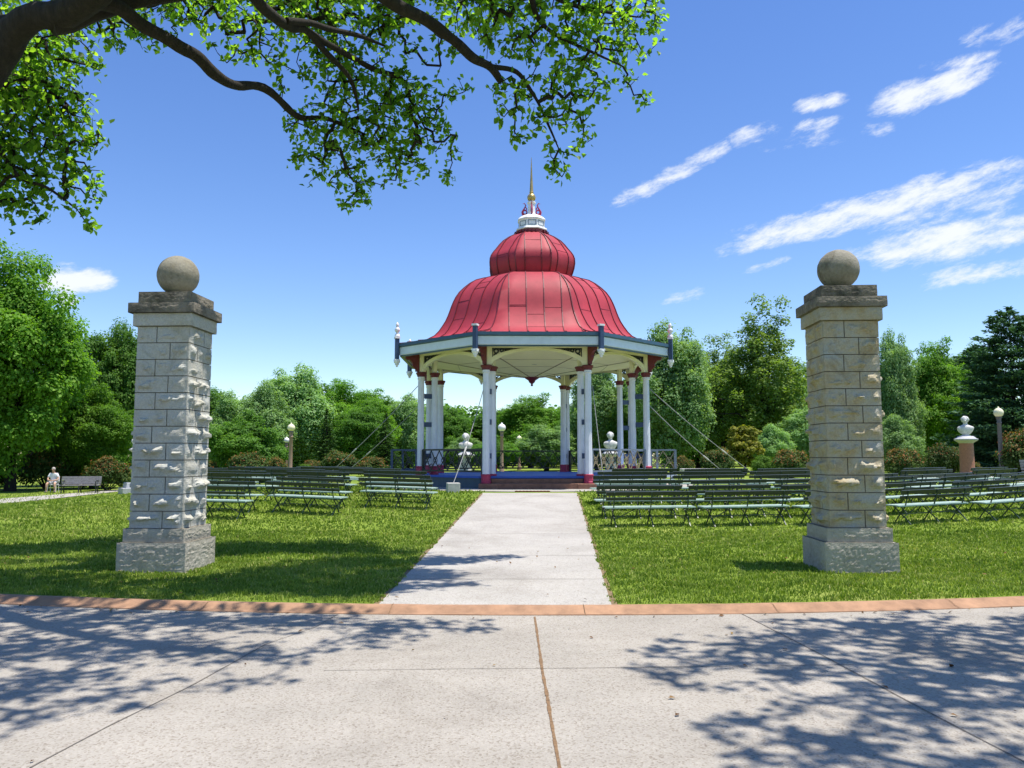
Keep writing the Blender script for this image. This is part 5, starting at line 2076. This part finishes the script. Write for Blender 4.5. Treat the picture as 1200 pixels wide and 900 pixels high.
mass = [
    m_(-30, 60, 11, 1.0), m_(20, 110, 11.2, 0.95), m_(78, 72, 11.4, 0.55), m_(60, 140, 11.4, 0.75), m_(103, 158, 11.6, 0.42), m_(20, 190, 11.4, 0.8), m_(88, 200, 11.6, 0.5),
    m_(95, 235, 11.7, 0.34), m_(30, 235, 11.6, 0.5), m_(-40, 170, 11.3, 1.0), m_(108, 62, 11.4, 0.3), m_(103, 262, 11.7, 0.15), m_(50, 20, 11.2, 0.5),
    m_(205, 8, 11.4, 0.45), m_(255, 10, 11.6, 0.5), m_(300, 50, 11.9, 0.5), m_(340, 12, 12.0, 0.7), m_(395, 22, 12.3, 0.75), m_(455, 30, 12.8, 0.65), m_(330, 88, 12.3, 0.35), m_(268, 58, 11.6, 0.28),
    m_(385, 75, 12.5, 0.62), m_(430, 95, 12.9, 0.75), m_(480, 110, 13.2, 0.62), m_(390, 150, 12.9, 0.75), m_(450, 160, 13.3, 0.8), m_(500, 150, 13.4, 0.55), m_(522, 175, 13.5, 0.36), m_(345, 150, 12.8, 0.3), m_(350, 185, 12.9, 0.22),
    m_(380, 195, 13.0, 0.5), m_(420, 212, 13.1, 0.52), m_(470, 195, 13.3, 0.45), m_(405, 238, 13.1, 0.26), m_(528, 208, 13.5, 0.18), m_(510, 55, 13.0, 0.45), m_(535, 100, 13.3, 0.32),
    m_(540, 8, 11.2, 0.45), m_(585, 22, 11.3, 0.5), m_(640, 15, 11.5, 0.65), m_(700, 12, 11.8, 0.65), m_(755, 12, 12.1, 0.42), m_(772, 22, 12.2, 0.18), m_(600, 60, 11.3, 0.4), m_(660, 60, 11.6, 0.6), m_(715, 50, 11.8, 0.55), m_(752, 45, 12.0, 0.34),
    m_(590, 110, 11.3, 0.38), m_(640, 110, 11.5, 0.55), m_(690, 95, 11.7, 0.45), m_(600, 138, 11.4, 0.22), m_(640, 150, 11.5, 0.4), m_(680, 130, 11.7, 0.32), m_(660, 185, 11.6, 0.28), m_(685, 168, 11.7, 0.17), m_(738, 90, 12.0, 0.22), m_(754, 112, 12.1, 0.16), m_(600, 160, 11.4, 0.1), m_(655, 198, 11.6, 0.16),
    # above the frame: what shades the road
    ((-1.6, 7.7, 8.2), 0.8, 0.9), ((-0.7, 7.7, 8.2), 0.75, 0.8), ((0.3, 7.6, 8.3), 0.7, 0.8), ((1.2, 7.3, 8.3), 0.6, 0.6), ((1.9, 7.3, 8.4), 0.45, 0.4),
    ((-1.7, 6.5, 8.2), 0.8, 0.9), ((-0.7, 6.5, 8.2), 0.7, 0.8), ((0.2, 6.2, 8.3), 0.6, 0.6), ((1.0, 6.7, 8.3), 0.5, 0.4), ((-1.3, 5.3, 8.3), 0.6, 0.5), ((-0.3, 5.2, 8.3), 0.5, 0.4), ((0.4, 5.5, 8.4), 0.35, 0.3), ((-2.4, 5.2, 8.3), 0.7, 0.6), ((-0.6, 4.6, 8.4), 0.4, 0.3),
    ((-3.0, 7.0, 8.0), 1.0, 1.0), ((-4.2, 7.6, 7.8), 1.1, 1.0), ((-2.8, 8.4, 8.4), 0.9, 1.0), ((-3.8, 6.0, 8.2), 0.9, 0.8),
    # higher crown that throws the shade on the left lawn and across the path
    ((1.0, 10.0, 9.8), 0.7, 2.0), ((1.6, 10.2, 9.8), 0.6, 1.6), ((1.1, 9.3, 9.8), 0.6, 1.6), ((0.4, 9.0, 9.7), 0.6, 1.4),
    ((-3.2, 13.2, 10.4), 1.0, 2.47), ((-1.6, 13.2, 10.4), 1.0, 2.47), ((0.0, 13.0, 10.4), 0.9, 2.28), ((1.0, 12.6, 10.4), 0.6, 1.14), ((-0.3, 10.4, 9.8), 0.8, 2.09), ((0.5, 11.4, 9.9), 0.8, 2.09), ((1.2, 10.4, 9.8), 0.7, 1.71), ((1.9, 10.0, 9.8), 0.45, 0.76), ((-0.6, 9.4, 9.6), 0.9, 2.09), ((1.5, 11.4, 9.9), 0.5, 0.95),
    ((1.3, 9.2, 9.8), 0.55, 1.52), ((1.95, 9.4, 9.8), 0.4, 0.85), ((0.8, 8.9, 9.7), 0.6, 1.52), ((-1.6, 4.8, 8.3), 0.5, 0.76), ((-3.0, 4.5, 8.3), 0.7, 0.95), ((-0.9, 5.6, 8.3), 0.5, 0.76), ((-4.6, 9.4, 9.2), 0.9, 1.90), ((-3.8, 9.2, 9.3), 0.9, 1.90), ((-5.2, 13.0, 10.2), 1.1, 2.28), ((-4.2, 14.0, 10.6), 1.0, 1.90),
    # higher crown over the limbs
    ((-1.2, 9.2, 9.6), 1.0, 0.9), ((-0.2, 9.6, 9.8), 0.9, 0.8), ((-2.6, 9.4, 9.4), 1.0, 0.9), ((-3.9, 9.6, 8.8), 1.1, 1.0), ((-5.0, 9.2, 8.6), 1.1, 0.9), ((-5.8, 10.2, 8.4), 1.1, 0.9), ((-2.0, 13.0, 10.2), 1.3, 0.9), ((-0.4, 13.4, 10.0), 1.1, 0.8), ((-8.6, 12.8, 8.6), 1.3, 0.9), ((-6.4, 12.4, 9.2), 1.1, 0.9),
]
big_tree('overhanging_tree', 'large leafy tree arching over the path from the left, dark limbs with bright leaves', (tl, tr_), limbs, mass, 13500, 1.95, 5, 0.106)

# right tree: stands behind the viewer's right shoulder; its crown shades the right part of the road
tl2 = [(11.0, -1.6, -0.1), (10.9, -1.5, 2.0), (10.4, -0.9, 4.2), (9.6, 0.2, 6.0), (8.6, 1.6, 7.6), (7.6, 2.8, 9.0)]
limbs2 = [
    ([(10.4, -0.9, 4.2), (9.0, 1.6, 6.4), (7.4, 3.8, 7.6), (5.6, 5.6, 8.2), (4.4, 6.4, 8.4)], [0.24, 0.2, 0.14, 0.08, 0.03]),
    ([(9.0, 1.6, 6.4), (8.6, 4.0, 7.6), (8.0, 6.0, 8.3), (7.4, 7.4, 8.6)], [0.14, 0.11, 0.07, 0.03]),
    ([(9.6, 0.2, 6.0), (7.2, 1.8, 7.4), (5.4, 3.2, 8.2), (4.0, 4.4, 8.6)], [0.18, 0.13, 0.08, 0.03]),
    ([(8.6, 1.6, 7.6), (10.0, 4.2, 8.4), (10.6, 6.4, 8.8)], [0.14, 0.09, 0.03]),
]
mass2 = [((4.3, 6.3, 8.4), 0.9, 0.9), ((5.4, 6.9, 8.6), 1.0, 1.0), ((6.6, 7.2, 8.6), 1.0, 1.0), ((7.9, 7.3, 8.8), 1.0, 1.0), ((5.2, 5.4, 8.4), 1.0, 1.0), ((6.6, 5.6, 8.6), 1.2, 1.2), ((8.2, 5.4, 8.8), 1.3, 1.3),
         ((4.4, 4.2, 8.6), 0.9, 0.8), ((5.8, 3.6, 8.6), 1.1, 1.0), ((7.4, 3.4, 8.8), 1.2, 1.1), ((9.8, 6.2, 8.8), 1.3, 1.2), ((9.6, 3.8, 9.0), 1.4, 1.2), ((3.7, 5.6, 8.5), 0.5, 0.5), ((6.4, 1.8, 8.6), 1.1, 0.8), ((8.4, 1.2, 9.2), 1.4, 0.9)]
big_tree('roadside_tree', 'tall leafy tree on the near verge whose crown shades the right of the road', (tl2, [0.5, 0.42, 0.38, 0.3, 0.2, 0.1]), limbs2, mass2, 2600, 2.6, 6, 0.12)

# ------------------------------------------------------------------ light and sky
EL, AZ = R(74), R(-8)          # sun: high, from the right and slightly towards the viewer
sd = Vector((math.cos(EL) * math.cos(AZ), math.cos(EL) * math.sin(AZ), math.sin(EL)))
sl = bpy.data.lights.new('sun', 'SUN')
sl.energy = 4.9
sl.angle = R(0.53)
sl.color = (1.0, 0.94, 0.84)
so = bpy.data.objects.new('sun', sl)
COL.objects.link(so)
so.rotation_euler = sd.to_track_quat('Z', 'Y').to_euler()

w = bpy.data.worlds.new('World')
scene.world = w
w.use_nodes = True
t = w.node_tree
for n in list(t.nodes):
    t.nodes.remove(n)
out = t.nodes.new('ShaderNodeOutputWorld')
sky = t.nodes.new('ShaderNodeTexSky')
sky.sky_type = 'NISHITA'
sky.sun_disc = False
sky.sun_elevation = EL
sky.sun_rotation = R(98)
sky.altitude = 100
sky.air_density = 1.0
sky.dust_density = 0.15
sky.ozone_density = 2.2
hs = t.nodes.new('ShaderNodeHueSaturation')
hs.inputs['Saturation'].default_value = 1.22
hs.inputs['Hue'].default_value = 0.512
hs.inputs['Value'].default_value = 1.03
t.links.new(sky.outputs['Color'], hs.inputs['Color'])
bg = t.nodes.new('ShaderNodeBackground')
bg.inputs['Strength'].default_value = 0.128
t.links.new(hs.outputs['Color'], bg.inputs['Color'])


def mth(op, a, b=None, c=None):
    n = t.nodes.new('ShaderNodeMath')
    n.operation = op
    for i, v in enumerate((a, b, c)):
        if v is None:
            continue
        if isinstance(v, (int, float)):
            n.inputs[i].default_value = v
        else:
            t.links.new(v, n.inputs[i])
    return n.outputs[0]


tc = t.nodes.new('ShaderNodeTexCoord')
sp = t.nodes.new('ShaderNodeSeparateXYZ')
t.links.new(tc.outputs['Generated'], sp.inputs[0])
az = mth('ARCTAN2', sp.outputs['X'], sp.outputs['Y'])
el = mth('ARCSINE', sp.outputs['Z'])


def azel(px, py):
    d = ray(px, py).normalized()
    return math.atan2(d.x, d.y), math.asin(d.z)


field = None
CLOUDS = [((705, 246), (870, 160), 13, 0.8), ((850, 168), (915, 146), 13, 0.85), ((922, 127), (998, 112), 11, 0.8), ((925, 150), (995, 138), 8, 0.7), ((1005, 133), (1185, 72), 20, 1.05), ((1075, 85), (1180, 62), 10, 0.7),
          ((815, 295), (1260, 175), 21, 1.0), ((1000, 270), (1240, 210), 26, 0.62), ((985, 303), (1260, 255), 26, 1.0), ((1060, 335), (1260, 300), 14, 0.7), ((38, 333), (140, 326), 17, 1.2), ((45, 322), (105, 318), 14, 0.9), ((58, 354), (98, 351), 9, 1.0),
          ((770, 355), (835, 338), 9, 0.6), ((860, 320), (930, 300), 8, 0.5), ((880, 170), (1010, 150), 16, 0.35), ((1000, 160), (1050, 145), 12, 0.5), ((1120, 45), (1230, 30), 14, 0.5)]
for (p0, p1, wpx, amp) in CLOUDS:
    a0, e0 = azel(*p0)
    a1, e1 = azel(*p1)
    ca, ce_ = (a0 + a1) / 2, (e0 + e1) / 2
    L = math.hypot(a1 - a0, e1 - e0)
    ux, uy = (a1 - a0) / L, (e1 - e0) / L
    ha, hb = L / 2, wpx / FPX * 1.0
    da, de = mth('SUBTRACT', az, ca), mth('SUBTRACT', el, ce_)
    u = mth('ADD', mth('MULTIPLY', da, ux / ha), mth('MULTIPLY', de, uy / ha))
    v = mth('ADD', mth('MULTIPLY', da, -uy / hb), mth('MULTIPLY', de, ux / hb))
    r2 = mth('ADD', mth('MULTIPLY', mth('MULTIPLY', u, u), mth('ABSOLUTE', u)), mth('MULTIPLY', v, v))
    g = mth('MULTIPLY', mth('MAXIMUM', mth('SUBTRACT', 1.0, r2), -0.6), amp * 1.2)
    field = g if field is None else mth('MAXIMUM', field, g)
# streaky noise along the drift of the cirrus
cv = t.nodes.new('ShaderNodeCombineXYZ')
ang = R(14)
t.links.new(mth('ADD', mth('MULTIPLY', az, math.cos(ang)), mth('MULTIPLY', el, math.sin(ang))), cv.inputs[0])
t.links.new(mth('MULTIPLY', mth('SUBTRACT', mth('MULTIPLY', el, math.cos(ang)), mth('MULTIPLY', az, math.sin(ang))), 2.7), cv.inputs[1])
nz = t.nodes.new('ShaderNodeTexNoise')
nz.inputs['Scale'].default_value = 21.0
nz.inputs['Detail'].default_value = 9.0
nz.inputs['Roughness'].default_value = 0.7
nz.inputs['Distortion'].default_value = 0.15
t.links.new(cv.outputs[0], nz.inputs['Vector'])
dens = mth('ADD', field, mth('MULTIPLY', mth('SUBTRACT', nz.outputs['Fac'], 0.55), 3.0))
mr = t.nodes.new('ShaderNodeMapRange')
mr.interpolation_type = 'SMOOTHSTEP'
mr.inputs['From Min'].default_value = 0.1
mr.inputs['From Max'].default_value = 1.25
mr.inputs['To Max'].default_value = 0.93
t.links.new(dens, mr.inputs['Value'])
bc = t.nodes.new('ShaderNodeBackground')
bc.inputs['Color'].default_value = (0.93, 0.965, 1.0, 1)
bc.inputs['Strength'].default_value = 0.72
mx = t.nodes.new('ShaderNodeMixShader')
t.links.new(mr.outputs[0], mx.inputs['Fac'])
t.links.new(bg.outputs[0], mx.inputs[1])
t.links.new(bc.outputs[0], mx.inputs[2])
t.links.new(mx.outputs[0], out.inputs['Surface'])

# ------------------------------------------------------------------ render
scene.render.engine = 'CYCLES'
scene.render.resolution_x, scene.render.resolution_y = 1024, 768
scene.cycles.max_bounces = 6
scene.cycles.diffuse_bounces = 3
scene.cycles.transparent_max_bounces = 4
scene.cycles.transmission_bounces = 3
scene.cycles.caustics_reflective = False
scene.cycles.caustics_refractive = False
scene.cycles.sample_clamp_indirect = 4.0
vs_ = scene.view_settings
vs_.view_transform = 'Standard'
vs_.look = 'None'
vs_.exposure = 0.57
vs_.gamma = 1.0
vs_.use_curve_mapping = False
